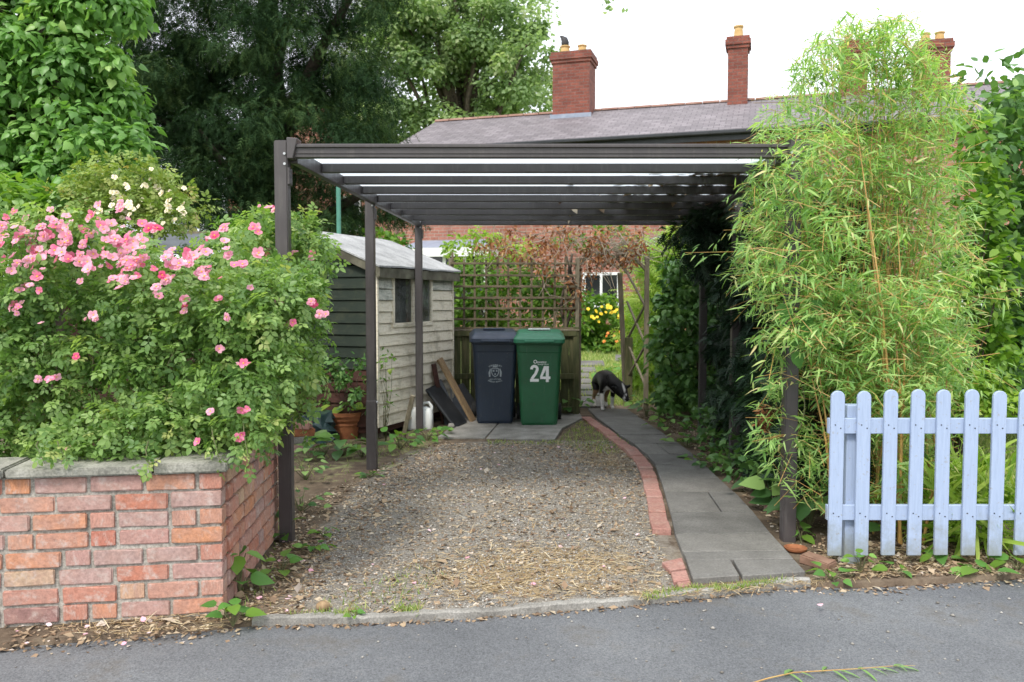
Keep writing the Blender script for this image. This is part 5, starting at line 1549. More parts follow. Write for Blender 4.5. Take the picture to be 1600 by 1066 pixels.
def flower(seed, mat, rad=.025, layers=((5, 1.0, .2), (4, .6, .7))):
    r = random.Random(seed)
    b = MB()
    for n_, s_, lift in layers:
        for k in range(n_):
            a = 2*math.pi*(k + r.uniform(-.2, .2))/n_ + s_; lift = lift + r.uniform(-.2, .2)
            L, w = rad*s_*r.uniform(.8, 1.15), rad*s_*.5
            d = Vector((math.cos(a), math.sin(a), 0)); p = Vector((-d.y, d.x, 0)); up_ = Vector((0, 0, 1))
            c0 = d*L*.08; m1 = d*L*.6 + up_*L*(lift*.55 + .05); tpt = d*L + up_*L*lift*.8
            b.add([c0, m1 - p*w, m1 + p*w, tpt - p*w*.62 - up_*L*.05, tpt + p*w*.62 - up_*L*.05, m1 + d*L*.02 - up_*L*.08, tpt + d*L*.05], [(0, 5, 1), (0, 2, 5), (1, 5, 6, 3), (5, 2, 4, 6)])
    me = bpy.data.meshes.new('flower'); me.from_pydata(b.v, [], b.f); me.materials.append(M[mat]); me.materials.append(M['yellow_petal'])
    nf = len(me.polygons)
    bm = bmesh.new(); bm.from_mesh(me)
    g_ = bmesh.ops.create_icosphere(bm, subdivisions=1, radius=rad*.16, matrix=Matrix.Translation((0, 0, rad*.12)))
    for f in bm.faces:
        f.smooth = True
        if all(v in g_['verts'] for v in f.verts): f.material_index = 1
    bm.to_mesh(me); bm.free()
    return me
FL = [flower(i, m_) for i, m_ in enumerate(['pink_deep', 'pink', 'pink', 'pink_pale', 'pink_pale', 'pink_pale'])]
FR = random.Random(11)
def yfront(px, py):
    return float(np.interp(py, [320, 420, 560, 700], [4.28, 4.08, 3.95, 3.82])) + (.28 if px > 400 else 0)
spots = []
for _ in range(95):
    t_ = FR.random(); spots.append((FR.uniform(-15, 232), 385 + FR.gauss(0, 24) - 14*math.sin(t_*3)))
for (cx, cy, sx_, sy_, n_) in ((30, 385, 22, 28, 13), (75, 365, 30, 20, 13), (110, 385, 22, 22, 11), (165, 355, 22, 24, 14), (200, 385, 18, 22, 10), (175, 415, 30, 22, 14), (130, 415, 28, 18, 10), (215, 415, 14, 18, 12), (70, 410, 25, 16, 12), (190, 440, 28, 12, 10),
                              (12, 335, 8, 6, 3), (40, 443, 16, 8, 7), (24, 484, 12, 10, 8), (262, 405, 12, 22, 12), (278, 418, 10, 10, 6), (300, 402, 8, 9, 6), (320, 425, 14, 9, 10), (240, 357, 9, 7, 5), (342, 377, 12, 8, 7), (352, 357, 10, 6, 4), (393, 357, 11, 12, 7), (412, 395, 14, 8, 8),
                              (372, 412, 9, 6, 4), (290, 478, 7, 10, 5), (145, 493, 9, 7, 4), (335, 470, 7, 6, 3), (352, 490, 7, 6, 3), (88, 590, 11, 6, 4), (64, 588, 5, 7, 2), (120, 556, 5, 5, 2), (385, 570, 7, 7, 3), (325, 645, 6, 4, 2), (377, 637, 6, 5, 2), (340, 545, 4, 4, 1),
                              (310, 688, 4, 4, 1), (376, 684, 5, 4, 2), (448, 507, 9, 7, 4), (100, 700, 9, 3, 2), (490, 404, 8, 5, 4), (440, 476, 7, 12, 4), (500, 492, 5, 4, 3), (486, 475, 5, 5, 2), (68, 505, 5, 4, 1), (60, 455, 5, 5, 2), (105, 470, 4, 4, 1), (420, 322, 10, 5, 4), (445, 320, 6, 4, 2), (248, 455, 14, 10, 3), (240, 340, 0, 0, 0), (112, 348, 3, 3, 1), (360, 395, 14, 8, 4), (310, 395, 12, 5, 3), (185, 325, 8, 5, 4), (460, 395, 8, 8, 2), (395, 430, 12, 10, 2)):
    for k in range(n_): spots.append((cx + FR.gauss(0, .62)*sx_, cy + FR.gauss(0, .62)*sy_))
FR.shuffle(spots)
for (px_, py_) in spots[:300]:
    Y_ = yfront(px_, py_) + FR.uniform(-.2, .0) + (.85 if px_ > 405 and py_ < 420 else 0)
    p = at(px_, py_, Y_)
    d = Vector((FR.gauss(0, .55), -1 + FR.gauss(0, .3), .55 + FR.gauss(0, .5)))
    q = d.to_track_quat('Z', 'Y').to_euler()
    mi = FR.choice([0, 1, 2, 3, 4, 5, 4, 3] if py_ > 440 or px_ > 230 else [1, 2, 3, 4, 4, 5, 5, 5])
    link('flower', FL[mi], rose, p, q, (FR.choice([.55, .8, .95, 1.05, 1.2, 1.3]) * (.9 if py_ < 440 else .78),)*3)
print('flowers', len(spots))

# cream rose behind
crose, _ = bush('cream_rose_bush', 'pale cream flowering rambling rose behind the pink hedge', 'rose bush', [([(95, 370), (110, 290), (160, 262), (215, 258), (260, 290), (295, 300), (300, 345), (270, 350), (220, 375), (150, 390)], 6.1, 6.8, 60, 1.0)], ROSE, 'cream_rose_leaf', .1, gp(170, 700), per=30, cr=.16, nst=14, r0=.01, smat='rose_stem', shell=.3)
CF = [flower(40 + i, 'cream_petal', .022) for i in range(2)]
for (cx, cy, sx_, sy_, n_) in ((200, 315, 35, 25, 26), (275, 325, 18, 20, 18), (150, 335, 25, 15, 10), (230, 285, 25, 12, 8)):
    for k in range(n_):
        p = at(cx + FR.gauss(0, .7)*sx_, cy + FR.gauss(0, .7)*sy_, 6.0 + FR.uniform(-.1, .3))
        link('flower', CF[k % 2], crose, p, Vector((FR.gauss(0, .5), -1, .6)).to_track_quat('Z', 'Y').to_euler(), (FR.uniform(.7, 1.25),)*3)
bush('light_green_shrub', 'light green shrub between the ivy covered tree and the pink roses', 'shrub', [([(-100, 400), (-80, 310), (20, 300), (110, 310), (120, 370), (60, 390)], 6.4, 7.2, 40, 1.0)], OVAL, 'shrub_leaf', .09, gp(20, 690), per=60, cr=.2, nst=8)
bush('dark_leafy_shrub', 'mixed green shrub between the store roof and front carport post', 'shrub', [([(285, 420), (300, 345), (350, 325), (420, 345), (470, 355), (500, 380), (500, 470), (380, 460)], 5.9, 7.0, 50, 1.0)], ROSE, 'shrub_leaf', .1, gp(390, 700), per=36, cr=.17, nst=10)

# bamboo
def bamboo():
    root = empty('bamboo', gp(1370, 800)); tag(root, 'tall airy bamboo clump with yellow canes behind the picket fence', 'bamboo')
    cane = MB(); Pl, Al, Nl = [], [], []
    R_ = random.Random(8)
    def twig_leaves(p, d, n_):
        for _ in range(n_):
            a = R_.uniform(0, 6.28)
            ax = Vector((d.x + .9*math.cos(a), d.y + .9*math.sin(a), d.z*.5 - R_.uniform(-.3, 1.1)))
            Pl.append(p + Vector((R_.gauss(0, .02), R_.gauss(0, .02), R_.gauss(0, .02)))); Al.append(ax); Nl.append(Vector((R_.gauss(0, .4), R_.gauss(0, .4) - .3, 1)))
    OUT = [(1150, 430), (1165, 300), (1185, 190), (1225, 130), (1290, 105), (1340, 90), (1400, 95), (1440, 120), (1475, 180), (1500, 260), (1515, 400), (1515, 540), (1480, 625), (1290, 640), (1200, 500)]
    TOPS = [(1225, 140), (1270, 60), (1330, 25), (1410, 25), (1470, 80), (1520, 170), (1500, 190), (1400, 100), (1300, 110)]
    FRONT = [(1175, 470), (1180, 330), (1200, 230), (1290, 180), (1330, 300), (1320, 470), (1290, 560), (1215, 520)]
    CL = np.concatenate([volume(OUT, 4.95, 5.85, 1250), volume(TOPS, 5.0, 5.6, 170), volume(FRONT, 4.55, 4.95, 140), volume([(1260, 470), (1330, 430), (1480, 440), (1500, 600), (1400, 640), (1280, 620)], 4.7, 5.0, 190), volume([(1180, 520), (1290, 560), (1290, 760), (1240, 790), (1190, 700)], 4.75, 5.2, 60), volume([(1300, 610), (1490, 600), (1480, 780), (1310, 800)], 4.8, 5.6, 150)])
    for p in CL:
        p = Vector(p)
        side = (p.x - 2.3)
        a = R_.uniform(0, 6.28)
        d = Vector((math.cos(a) + side*.6, math.sin(a)*.8 - .2, R_.uniform(-.2, 1.0))).normalized(); L = R_.uniform(.1, .24)
        p0 = p - d*L; p2 = p + d*L*.4 + Vector((0, 0, -.02))
        cane.tube([p0, p, p2], [.0019, .0015, .0008], 3, cap=False)
        for _ in range(7): twig_leaves(p0.lerp(p2, R_.uniform(.15, 1)), d, 2)
        twig_leaves(p2, d, 4)
    for c_ in range(78):
        bx, by = max(2.12, R_.gauss(2.4, .28)), R_.uniform(5.1, 5.8)
        tgt = Vector(CL[R_.randrange(len(CL))])
        if tgt.z < 1.8 and R_.random() < .7: tgt = Vector(CL[R_.randrange(1250, 1420)])
        q = []
        for i in range(10):
            t_ = i/9
            q.append(Vector((bx + (tgt.x - bx)*t_**1.6, by + (tgt.y - by)*t_**1.5, -.02 + (tgt.z + .02)*t_)))
        r0 = R_.uniform(.0045, .0085)
        cane.tube(q, [r0*(1 - .8*i/9) for i in range(10)], 6)
    # long arching shoots to the left and right
    for (x0, y0, x1, y1, Y_) in ((1260, 420, 1070, 395, 5.2), (1300, 380, 1130, 360, 5.1), (1290, 330, 1150, 300, 5.1), (1330, 300, 1180, 245, 5.0), (1270, 520, 1180, 470, 4.85), (1280, 600, 1180, 590, 4.8), (1270, 700, 1175, 690, 4.8), (1250, 560, 1190, 530, 4.8), (1480, 500, 1600, 450, 5.2), (1470, 560, 1590, 610, 5.2), (1450, 480, 1560, 400, 5.2), (1440, 620, 1530, 600, 4.9), (1420, 560, 1380, 640, 4.75), (1340, 560, 1310, 650, 4.75), (1440, 600, 1480, 650, 4.75), (1300, 450, 1235, 400, 4.8), (1290, 480, 1200, 440, 4.8)):
        a, c = at(x0, y0, Y_ + .25), at(x1, y1, Y_)
        m_ = a.lerp(c, .5) + Vector((0, 0, .06))
        cane.tube([a, m_, c], [.004, .003, .0012], 4)
        for k in range(26):
            t_ = R_.uniform(.15, 1); p = a.lerp(m_, t_*2) if t_ < .5 else m_.lerp(c, t_*2 - 1)
            twig_leaves(p + Vector((R_.gauss(0, .04), R_.gauss(0, .04), R_.gauss(0, .04))), (c - a).normalized(), 2)
    cane.build('canes', M['culm'], root, uv=False)
    P_, A_, N_ = np.array(Pl), np.array(Al), np.array(Nl)
    S_ = rng.gamma(6, .0094, len(P_)) + .014
    scatter('foliage', P_, A_, N_, S_, LANCE, M['bamboo_leaf'], root, sx=rng.uniform(.65, 1.15, len(P_)))
    print('bamboo leaves', len(P_))
    return root
bam = bamboo()
b = MB()
for (x0, y0, x1, y1) in ((1360, 380, 1388, 640), (1405, 420, 1412, 600), (1395, 490, 1402, 580), (1270, 600, 1290, 700), (1345, 250, 1365, 400), (1480, 560, 1475, 640), (1284, 620, 1303, 770)):
    a, c = at(x0 - (x1 - x0)*.5, y0 - (y1 - y0)*.5, 4.95), at(x1, y1, 4.88); dd = (c - a)
    c2 = a + dd * ((a.z + .02) / max(a.z - c.z, .1))
    b.tube([a, a.lerp(c2, .45) + Vector((.01, 0, 0)), Vector((c2.x, c2.y + .15, -.02))], [.0012, .007, .0095], 7)
b.build('front_canes', M['culm'], bam, uv=False)

# dark conifer hedge inside the carport's right side
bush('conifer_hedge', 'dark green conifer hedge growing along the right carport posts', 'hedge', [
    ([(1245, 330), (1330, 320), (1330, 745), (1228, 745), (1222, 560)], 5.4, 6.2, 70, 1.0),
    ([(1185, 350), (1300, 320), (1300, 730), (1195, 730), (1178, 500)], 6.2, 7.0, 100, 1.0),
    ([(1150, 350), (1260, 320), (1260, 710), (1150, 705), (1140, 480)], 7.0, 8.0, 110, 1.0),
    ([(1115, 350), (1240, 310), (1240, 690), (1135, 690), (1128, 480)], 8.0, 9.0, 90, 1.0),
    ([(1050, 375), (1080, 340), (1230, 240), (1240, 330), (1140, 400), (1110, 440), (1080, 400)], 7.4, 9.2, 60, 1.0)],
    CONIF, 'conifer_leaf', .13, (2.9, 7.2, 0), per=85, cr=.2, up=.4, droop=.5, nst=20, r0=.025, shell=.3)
bush('ivy_bank', 'bank of dark glossy ivy beside the arch and right rear post', 'shrub', [
    ([(1025, 615), (1030, 520), (1035, 430), (1070, 405), (1120, 430), (1140, 560), (1135, 640), (1085, 640), (1050, 635)], 9.7, 11.0, 120, 1.0)],
    IVY, 'dark_shrub_leaf', .085, (2.35, 10.3, 0), per=60, cr=.17, up=.35, droop=.6, nst=10, r0=.015, shell=.4)
bush('yellow_green_shrub', 'bright yellow green shrub beyond the arch behind the ivy bank', 'shrub', [  # yellow green is the leaves' own colour
    ([(985, 480), (1000, 385), (1060, 365), (1120, 385), (1130, 450), (1060, 480)], 12.0, 13.5, 60, 1.0), ([(985, 600), (990, 470), (1060, 460), (1060, 600)], 12.5, 13.5, 40, 1.0)],
    PINN, 'lime_leaf', .2, (2.6, 12.8, 0), per=40, cr=.28, nst=10, r0=.02, shell=.3)
bush('leafy_shrub', 'green leafy shrub close behind the square trellis', 'shrub', [
    ([(700, 530), (700, 430), (740, 415), (800, 425), (840, 420), (890, 440), (890, 530)], 10.9, 12.0, 90, 1.0)],
    OVAL, 'shrub_leaf', .085, (0.0, 11.5, 0), per=55, cr=.2, nst=12, r0=.012, shell=.3)
bush('tall_spiky_plant', 'tall pale green shoots rising above the left of the trellis', 'shrub', [
    ([(690, 420), (700, 385), (715, 370), (735, 380), (745, 350), (765, 365), (790, 380), (830, 370), (830, 420)], 11.6, 12.6, 44, 1.0)],
    OVAL, 'lime_leaf', .075, (-.2, 12.1, 0), per=24, cr=.15, nst=22, r0=.008, shell=.2, smat='rose_stem')
bush('yellow_flower_bush', 'bush with yellow and orange flowers under the white window beyond the arch', 'shrub', [
    ([(885, 548), (890, 480), (920, 462), (955, 475), (990, 480), (995, 548)], 17.2, 18.6, 120, 1.0)],
    OVAL, 'shrub_leaf', .12, gpr(942, 540), per=46, cr=.22, nst=12, r0=.012, shell=.3)
yfb = bpy.data.objects['yellow_flower_bush']
YF = [flower(60, 'yellow_petal', .045), flower(61, 'orange_petal', .034)]
for (cx, cy, sx_, sy_, n_, k_) in ((950, 485, 16, 9, 12, 0), (932, 500, 8, 6, 4, 0), (970, 495, 8, 8, 6, 0), (958, 530, 14, 9, 8, 1), (972, 520, 8, 6, 3, 1)):
    for k in range(n_):
        p = at(cx + FR.gauss(0, .7)*sx_, cy + FR.gauss(0, .7)*sy_, 17.05 + FR.uniform(-.1, .1))
        link('flower', YF[k_], yfb, p, Vector((FR.gauss(0, .4), -1, .7)).to_track_quat('Z', 'Y').to_euler(), (FR.uniform(.7, 1.2),)*3)
# dead climber over arch and trellis
dc = empty('dead_climber', (AP['lf'].x, AP['lf'].y - .05, 0)); tag(dc, 'dead climber with curled brown leaves draped over arch and trellis', 'climber')
C = np.concatenate([volume([(740, 385), (800, 358), (860, 345), (960, 348), (1005, 362), (1010, 395), (985, 415), (940, 415), (915, 440), (905, 475), (882, 470), (862, 440), (815, 415), (765, 402)], 10.3, 11.3, 120),
                    volume([(880, 440), (908, 440), (905, 500), (885, 500)], 10.4, 10.8, 10)])
P, A, N = clumps(C, .13, 16, .1, .2, .9)
scatter('dead_leaves', P, A, N, rng.uniform(.035, .085, len(P)), OVAL, M['dead_leaf'], dc, sx=rng.uniform(.45, .95, len(P)))
Cg = volume([(860, 375), (900, 352), (1000, 350), (1010, 390), (930, 400)], 10.9, 11.5, 22)
P, A, N = clumps(Cg, .12, 12, .1, .4, .3)
scatter('green_shoots', P, A, N, rng.uniform(.05, .09, len(P)), OVAL, M['shrub_leaf'], dc)['kind'] = 'stuff'
b = MB(); TR = random.Random(4)
for i in range(210):
    a = Vector(C[TR.randrange(len(C))]); 
    if i < 90: a = at(TR.uniform(930, 1015), TR.uniform(365, 420), TR.uniform(10.6, 11.3))
    d = Vector((TR.gauss(0, 1), TR.gauss(0, .5), TR.gauss(0, .5))).normalized(); q = [a]
    for k in range(5):
        d = (d + Vector((TR.gauss(0, .5), TR.gauss(0, .4), TR.gauss(0, .45)))).normalized(); q.append(q[-1] + d*.11)
    b.tube(q, [.006, .0055, .005, .004, .003, .002], 4)
b.build('twigs', M['twig'], dc, uv=False)
b = MB()
for (o, ph) in ((0, 0), (.05, 2), (-.04, 4)):
    q = [Vector((AP['lf'].x - .12 + o + .07*math.sin(ph + z_*5), 10.62 + .04*math.cos(ph + z_*4), z_)) for z_ in np.linspace(-.03, 2.05, 14)]
    b.tube(q, [.028 - .001*i for i in range(14)], 7)
b.build('stem', M['bark'], dc, smooth=True, uv=False)

# right-hand shrubs and trees behind the picket fence
tree('pear_tree', 'dark green leafy tree at the right edge of the garden', [
    ([(1530, 620), (1535, 420), (1540, 200), (1550, 110), (1575, 110), (1640, 180), (1780, 160), (1800, 620)], 7.6, 9.2, 150, 1.0)],
    OVAL, 'dark_shrub_leaf', .12, (5.6, 8.6, 0), .12, 3.4, 60, .3, up=.4, droop=.4, limbs=20, shell=.35)
bush('slender_green_shrub', 'light green upright shrub between the bamboo and dark tree', 'shrub', [
    ([(1480, 620), (1490, 330), (1510, 190), (1530, 200), (1565, 300), (1580, 560), (1560, 620)], 6.9, 7.7, 70, 1.0)],
    OVAL, 'shrub_leaf', .095, (3.95, 7.3, 0), per=36, cr=.2, nst=16, r0=.012, shell=.25)
bush('variegated_bush', 'low pale variegated bush on the lawn behind the picket fence', 'shrub', [
    ([(1430, 650), (1450, 590), (1500, 570), (1560, 590), (1580, 640), (1520, 665)], 6.6, 7.4, 36, 1.0)],
    OVAL, 'lime_leaf', .07, (3.75, 7.0, 0), per=50, cr=.16, nst=8, r0=.01)
bush('dark_hedge', 'dark hedge across the lawn at the right edge', 'hedge', [
    ([(1400, 620), (1450, 480), (1700, 470), (1760, 640), (1600, 650)], 10.0, 11.2, 90, 1.0)],
    OVAL, 'dark_shrub_leaf', .1, (6.6, 10.6, 0), per=50, cr=.3, nst=8, r0=.02)
bush('backdrop_shrub', 'broad green shrub mass between the shed roof and brick house', 'shrub', [
    ([(560, 420), (570, 385), (600, 365), (625, 375), (640, 400), (640, 440)], 12.5, 13.5, 26, 1.0)],
    OVAL, 'shrub_leaf', .1, (-2.0, 13, 0), per=50, cr=.25, nst=6)
bush('leaning_shrub', 'green shrub between bamboo and conifer in front of the house', 'shrub', [
    ([(1120, 600), (1180, 330), (1260, 250), (1420, 250), (1460, 420), (1440, 620)], 8.6, 10.2, 120, 1.0)],
    OVAL, 'dark_shrub_leaf', .1, (4.0, 9.4, 0), per=50, cr=.3, nst=10, r0=.02)

# ------------------------------------------------------------------ low plants, weeds, grass, litter
def leaf_me(tmpl, mat, name='leaf'):
    v, f = tmpl; me = bpy.data.meshes.new(name); me.from_pydata(v.tolist(), [], f); me.materials.append(mat)
    a = me.attributes.new('rnd', 'FLOAT', 'FACE'); r_ = random.random(); a.data.foreach_set('value', [r_]*len(f)); 
    for p in me.polygons: p.use_smooth = True
    return me
WL = [leaf_me(t_, M[m_]) for t_ in (HEART, BROAD) for m_ in ('weed_leaf', 'weed_leaf', 'shrub_leaf')]
DL = [leaf_me(t_, M['dark_shrub_leaf']) for t_ in (BROAD, HEART) for _ in range(2)]
wr = random.Random(77)
def rosette(px_, py_, label, n_, size, spread=.1, high=.08, meshes=WL, name='broadleaf_weed', cat='weed', group=None, base=None, tiltup=.5):
    base = base or gp(px_, py_)
    root = empty(name, base); tag(root, label, cat, group)
    b = MB()
    for k in range(n_):
        a = 2*math.pi*k/n_ + wr.uniform(-.5, .5)
        L = size * wr.uniform(.65, 1.15)
        o = Vector((math.cos(a), math.sin(a), 0))
        p0 = Vector(base) + o*spread*wr.uniform(.25, 1) + Vector((0, 0, high*wr.uniform(.35, 1.2)))
        ax = Vector((o.x, o.y, wr.uniform(-.35, tiltup))); nn = Vector((wr.gauss(0, .25), wr.gauss(0, .25) - .25, 1))
        ax.normalize(); x_ = ax.cross(nn).normalized(); z_ = x_.cross(ax)
        R = Matrix((x_, ax, z_)).transposed()
        link('leaf', meshes[wr.randrange(len(meshes))], root, p0, R.to_euler(), (L, L, L))
        b.tube([Vector(base) - Vector((0, 0, .01)), Vector(base).lerp(p0, .5) + Vector((0, 0, high*.25)), p0], [.0035, .003, .002], 4)
    b.build('stalk', M['rose_stem'], root, uv=False)
    return root
rosette(374, 930, 'broad leaved weed at the foot of the brick wall corner', 9, .13, .08, .2)
rosette(364, 975, 'trailing weed spilling onto the road at the wall corner', 8, .085, .08, .09)
rosette(445, 845, 'leafy weed at the foot of the left front post', 6, .1, .07, .12)
rosette(440, 895, 'flat green weed between the wall and the gravel', 6, .09, .09, .06)
rosette(490, 862, 'low weed on the gravel right of the left front post', 8, .06, .09, .04)
rosette(505, 838, 'small weed behind the left front post on gravel', 5, .06, .06, .05)
rosette(470, 800, 'ivy patch growing beside the left front post', 12, .075, .2, .12, meshes=DL)
rosette(478, 750, 'ivy shoots between the brick wall and the middle post', 14, .08, .22, .16, meshes=DL)
rosette(484, 722, 'ivy shoots under the stacked bricks', 10, .08, .18, .12, meshes=DL)
rosette(580, 745, 'grassy weed round the foot of the middle left post', 10, .07, .1, .04, meshes=DL + WL)
rosette(535, 712, 'broad round leaved plant below the terracotta pot', 18, .14, .3, .17, meshes=DL + WL, name='bergenia', cat='plant')
rosette(505, 716, 'round leaved clump in front of the dark sack', 10, .13, .16, .17, meshes=DL, name='bergenia', cat='plant')
rosette(565, 715, 'round leaved clump left of the middle post', 12, .12, .18, .12, meshes=DL, name='bergenia', cat='plant')
rosette(0, 0, 'yellow green hosta growing in the terracotta pot', 12, .15, .17, .14, name='potted_hosta', cat='plant', base=pc + Vector((0, 0, .25)), meshes=[leaf_me(HEART, M['lime_leaf']), leaf_me(BROAD, M['lime_leaf']), leaf_me(HEART, M['shrub_leaf'])])
rosette(625, 702, 'leafy weed right of the middle left post', 14, .1, .2, .14)
rosette(668, 688, 'leafy weed at the foot of the rear left post', 14, .1, .2, .12)
rosette(640, 697, 'weed in front of the white jug', 8, .09, .12, .1)
rosette(690, 680, 'low green weed beside the bin slabs', 8, .1, .12, .08)
rosette(888, 648, 'leafy weed right of the green bin', 14, .12, .14, .18, meshes=DL + WL)
rosette(905, 640, 'weed against the fence post beside the path', 10, .12, .12, .14, meshes=WL)
for (x_, y_, n_, lab) in ((1200, 770, 12, 'broad leaved plant beside the path below the conifer'), (1180, 748, 8, 'dark leafy plant beside the path slabs'), (1222, 800, 12, 'broad leaved plant behind the right front post')):
    rosette(x_, y_, lab, n_, .17, .16, .16, meshes=DL)
rosette(1262, 830, 'large broad leaved plant right of the right front post', 14, .21, .16, .26, meshes=DL)
rosette(1285, 770, 'tall broad leaved plant at the end of the picket fence', 12, .19, .14, .4, meshes=DL)
rosette(1250, 845, 'small pale leaved weed beside the terracotta saucer', 5, .1, .05, .06)
rosette(1300, 905, 'low weed below the first picket', 9, .075, .12, .04)
rosette(1345, 895, 'feathery weed beside the picket fence post', 7, .06, .06, .1)
rosette(1400, 895, 'pair of oval leaves below the third picket', 4, .1, .06, .03)
rosette(1470, 880, 'oval leaves growing under the fifth picket', 4, .09, .06, .05)
rosette(1530, 895, 'broad weed leaves lying at the road edge under the fence', 6, .11, .1, .04)
rosette(1590, 890, 'broad weed at the right edge below the fence', 6, .12, .09, .06)
rosette(1385, 840, 'large leaf plant seen between the second and third pickets', 8, .16, .1, .2, meshes=DL)
rosette(1330, 830, 'large leaf plant behind the picket fence post', 7, .15, .1, .25, meshes=DL)
rosette(555, 965, 'small tuft weed on the drive edging', 5, .04, .03, .03)
rosette(1090, 722, 'weed trailing over the right edge of the path', 9, .09, .14, .06)
rosette(1110, 735, 'low ivy beside the path near the conifer', 12, .09, .18, .08, meshes=DL)
rosette(1075, 700, 'leafy ground cover at the foot of the right rear post', 12, .11, .22, .1, meshes=WL + DL)
rosette(1040, 672, 'round leaved ground cover right of the path', 14, .12, .25, .14, meshes=DL + WL)
rosette(1010, 652, 'round leaved plant below the arch lattice', 12, .13, .2, .2, meshes=DL)
rosette(1000, 640, 'leafy clump at the foot of the arch', 10, .13, .15, .22, meshes=DL + WL)
rosette(952, 590, 'bright green plants beside the stepping stones', 18, .15, .3, .16, meshes=WL, base=gpr(952, 590))
rosette(970, 604, 'bright green plants behind the dog', 16, .15, .3, .22, meshes=WL, base=gpr(970, 604))
# bindweed on the right front post
bw = empty('bindweed', (1.68, 4.88, .0)); tag(bw, 'bindweed with large heart leaves climbing the right front post', 'climber')
for (x_, y_, s_) in ((1228, 478, .115), (1262, 490, .1), (1275, 470, .09), (1245, 520, .12), (1242, 552, .1), (1283, 500, .07), (1258, 510, .08)):
    p = at(x_, y_, 4.78); ax = Vector((wr.gauss(0, .3), -.2, -1)).normalized(); nn = Vector((wr.gauss(0, .2), -1, .25)); xq = ax.cross(nn).normalized(); z_ = xq.cross(ax)
    link('leaf', WL[0], bw, p, Matrix((xq, ax, z_)).transposed().to_euler(), (s_,)*3)
b = MB(); q = [Vector((1.68 + .06*math.cos(z_*7), 4.9 + .07*math.sin(z_*7) , z_)) for z_ in np.linspace(0, 1.5, 26)]; b.tube(q, .003, 5); b.build('vine', M['rose_stem'], bw, uv=False)
bush('shrub_by_shed', 'blue green shrub against the shed gable behind the pot', 'shrub', [([(495, 650), (500, 560), (530, 545), (575, 570), (585, 640)], 8.25, 8.45, 20, 1.0)], OVAL, 'dark_shrub_leaf', .065, gp(545, 672), per=22, cr=.1, nst=14, r0=.007, shell=.2, smat='twig')
bush('small_shoots', 'thin leafy shoots against the cream shed boards', 'shrub', [([(590, 640), (595, 560), (612, 540), (618, 560), (608, 650)], 8.2, 8.5, 8, 1.0)], OVAL, 'shrub_leaf', .05, gp(603, 690), per=7, cr=.07, nst=8, r0=.004, shell=.1, smat='rose_stem')
bush('ground_ivy', 'tangle of leafy ivy under the conifer hedge beside the path', 'shrub', [([(1150, 735), (1165, 700), (1230, 700), (1240, 775), (1205, 790)], 6.0, 6.8, 26, 1.0), ([(1105, 715), (1120, 680), (1180, 690), (1190, 740), (1140, 735)], 6.8, 7.8, 24, 1.0), ([(1060, 680), (1080, 640), (1150, 650), (1150, 700), (1100, 705)], 8.0, 9.4, 30, 1.0)], LOBED, 'dark_shrub_leaf', .07, gp(1140, 725), per=16, cr=.12, nst=6, r0=.005)
bush('strappy_plant', 'strappy yellow green leaves behind the picket fence', 'plant', [([(1440, 870), (1450, 760), (1520, 740), (1610, 760), (1620, 860)], 4.75, 5.1, 30, 1.0)], STRAP, 'lime_leaf', .32, gp(1530, 855), per=16, cr=.1, up=.2, droop=-.4, nst=6, r0=.004, smat='rose_stem')
bush('brown_fern', 'small dried brown frond under the conifer hedge', 'plant', [([(1180, 690), (1185, 625), (1200, 620), (1205, 690)], 5.6, 5.7, 8, 1.0)], OVAL, 'dead_leaf', .05, gp(1196, 745), per=10, cr=.05, nst=4, r0=.003, smat='twig')

def on_ground(polys, n_):
    """n_ places on the ground inside outlines given as seen from the road, spread evenly over the ground"""
    out = []
    for poly in polys:
        w = np.array([gp(*q)[:2] for q in poly]); lo, hi = w.min(0), w.max(0); k = 0; acc = []
        while k < n_:
            x_, y_ = rng.uniform(lo[0], hi[0], 3*n_), rng.uniform(lo[1], hi[1], 3*n_)
            m_ = in_poly(x_, y_, w); acc.append(np.stack([x_[m_], y_[m_]], 1)); k += m_.sum()
        out.append(np.concatenate(acc)[:n_])
    q = np.concatenate(out)
    return np.stack([q[:, 0], q[:, 1], .008 * fn(q[:, 0], q[:, 1])], 1)
# gravel
gpnts = on_ground([DRIVE_PX], 46000)
d_edge = np.abs(fn(gpnts[:, 0]*.6, gpnts[:, 1]*.6))
gpnts = gpnts[rng.random(len(gpnts)) < (.2 + .9*np.clip(1 - d_edge, 0, 1))]
UPN = lambda n_: nrm(np.tile([0, 0, 1.0], (n_, 1)) + .35*unit(n_))
tag(scatter('gravel', gpnts, unit(len(gpnts)) * [1, 1, .2], UPN(len(gpnts)), rng.gamma(5, .0008, len(gpnts)) + .0015, STONE, M['gravel']), 'grey gravel covering the drive', 'gravel', kind='stuff')
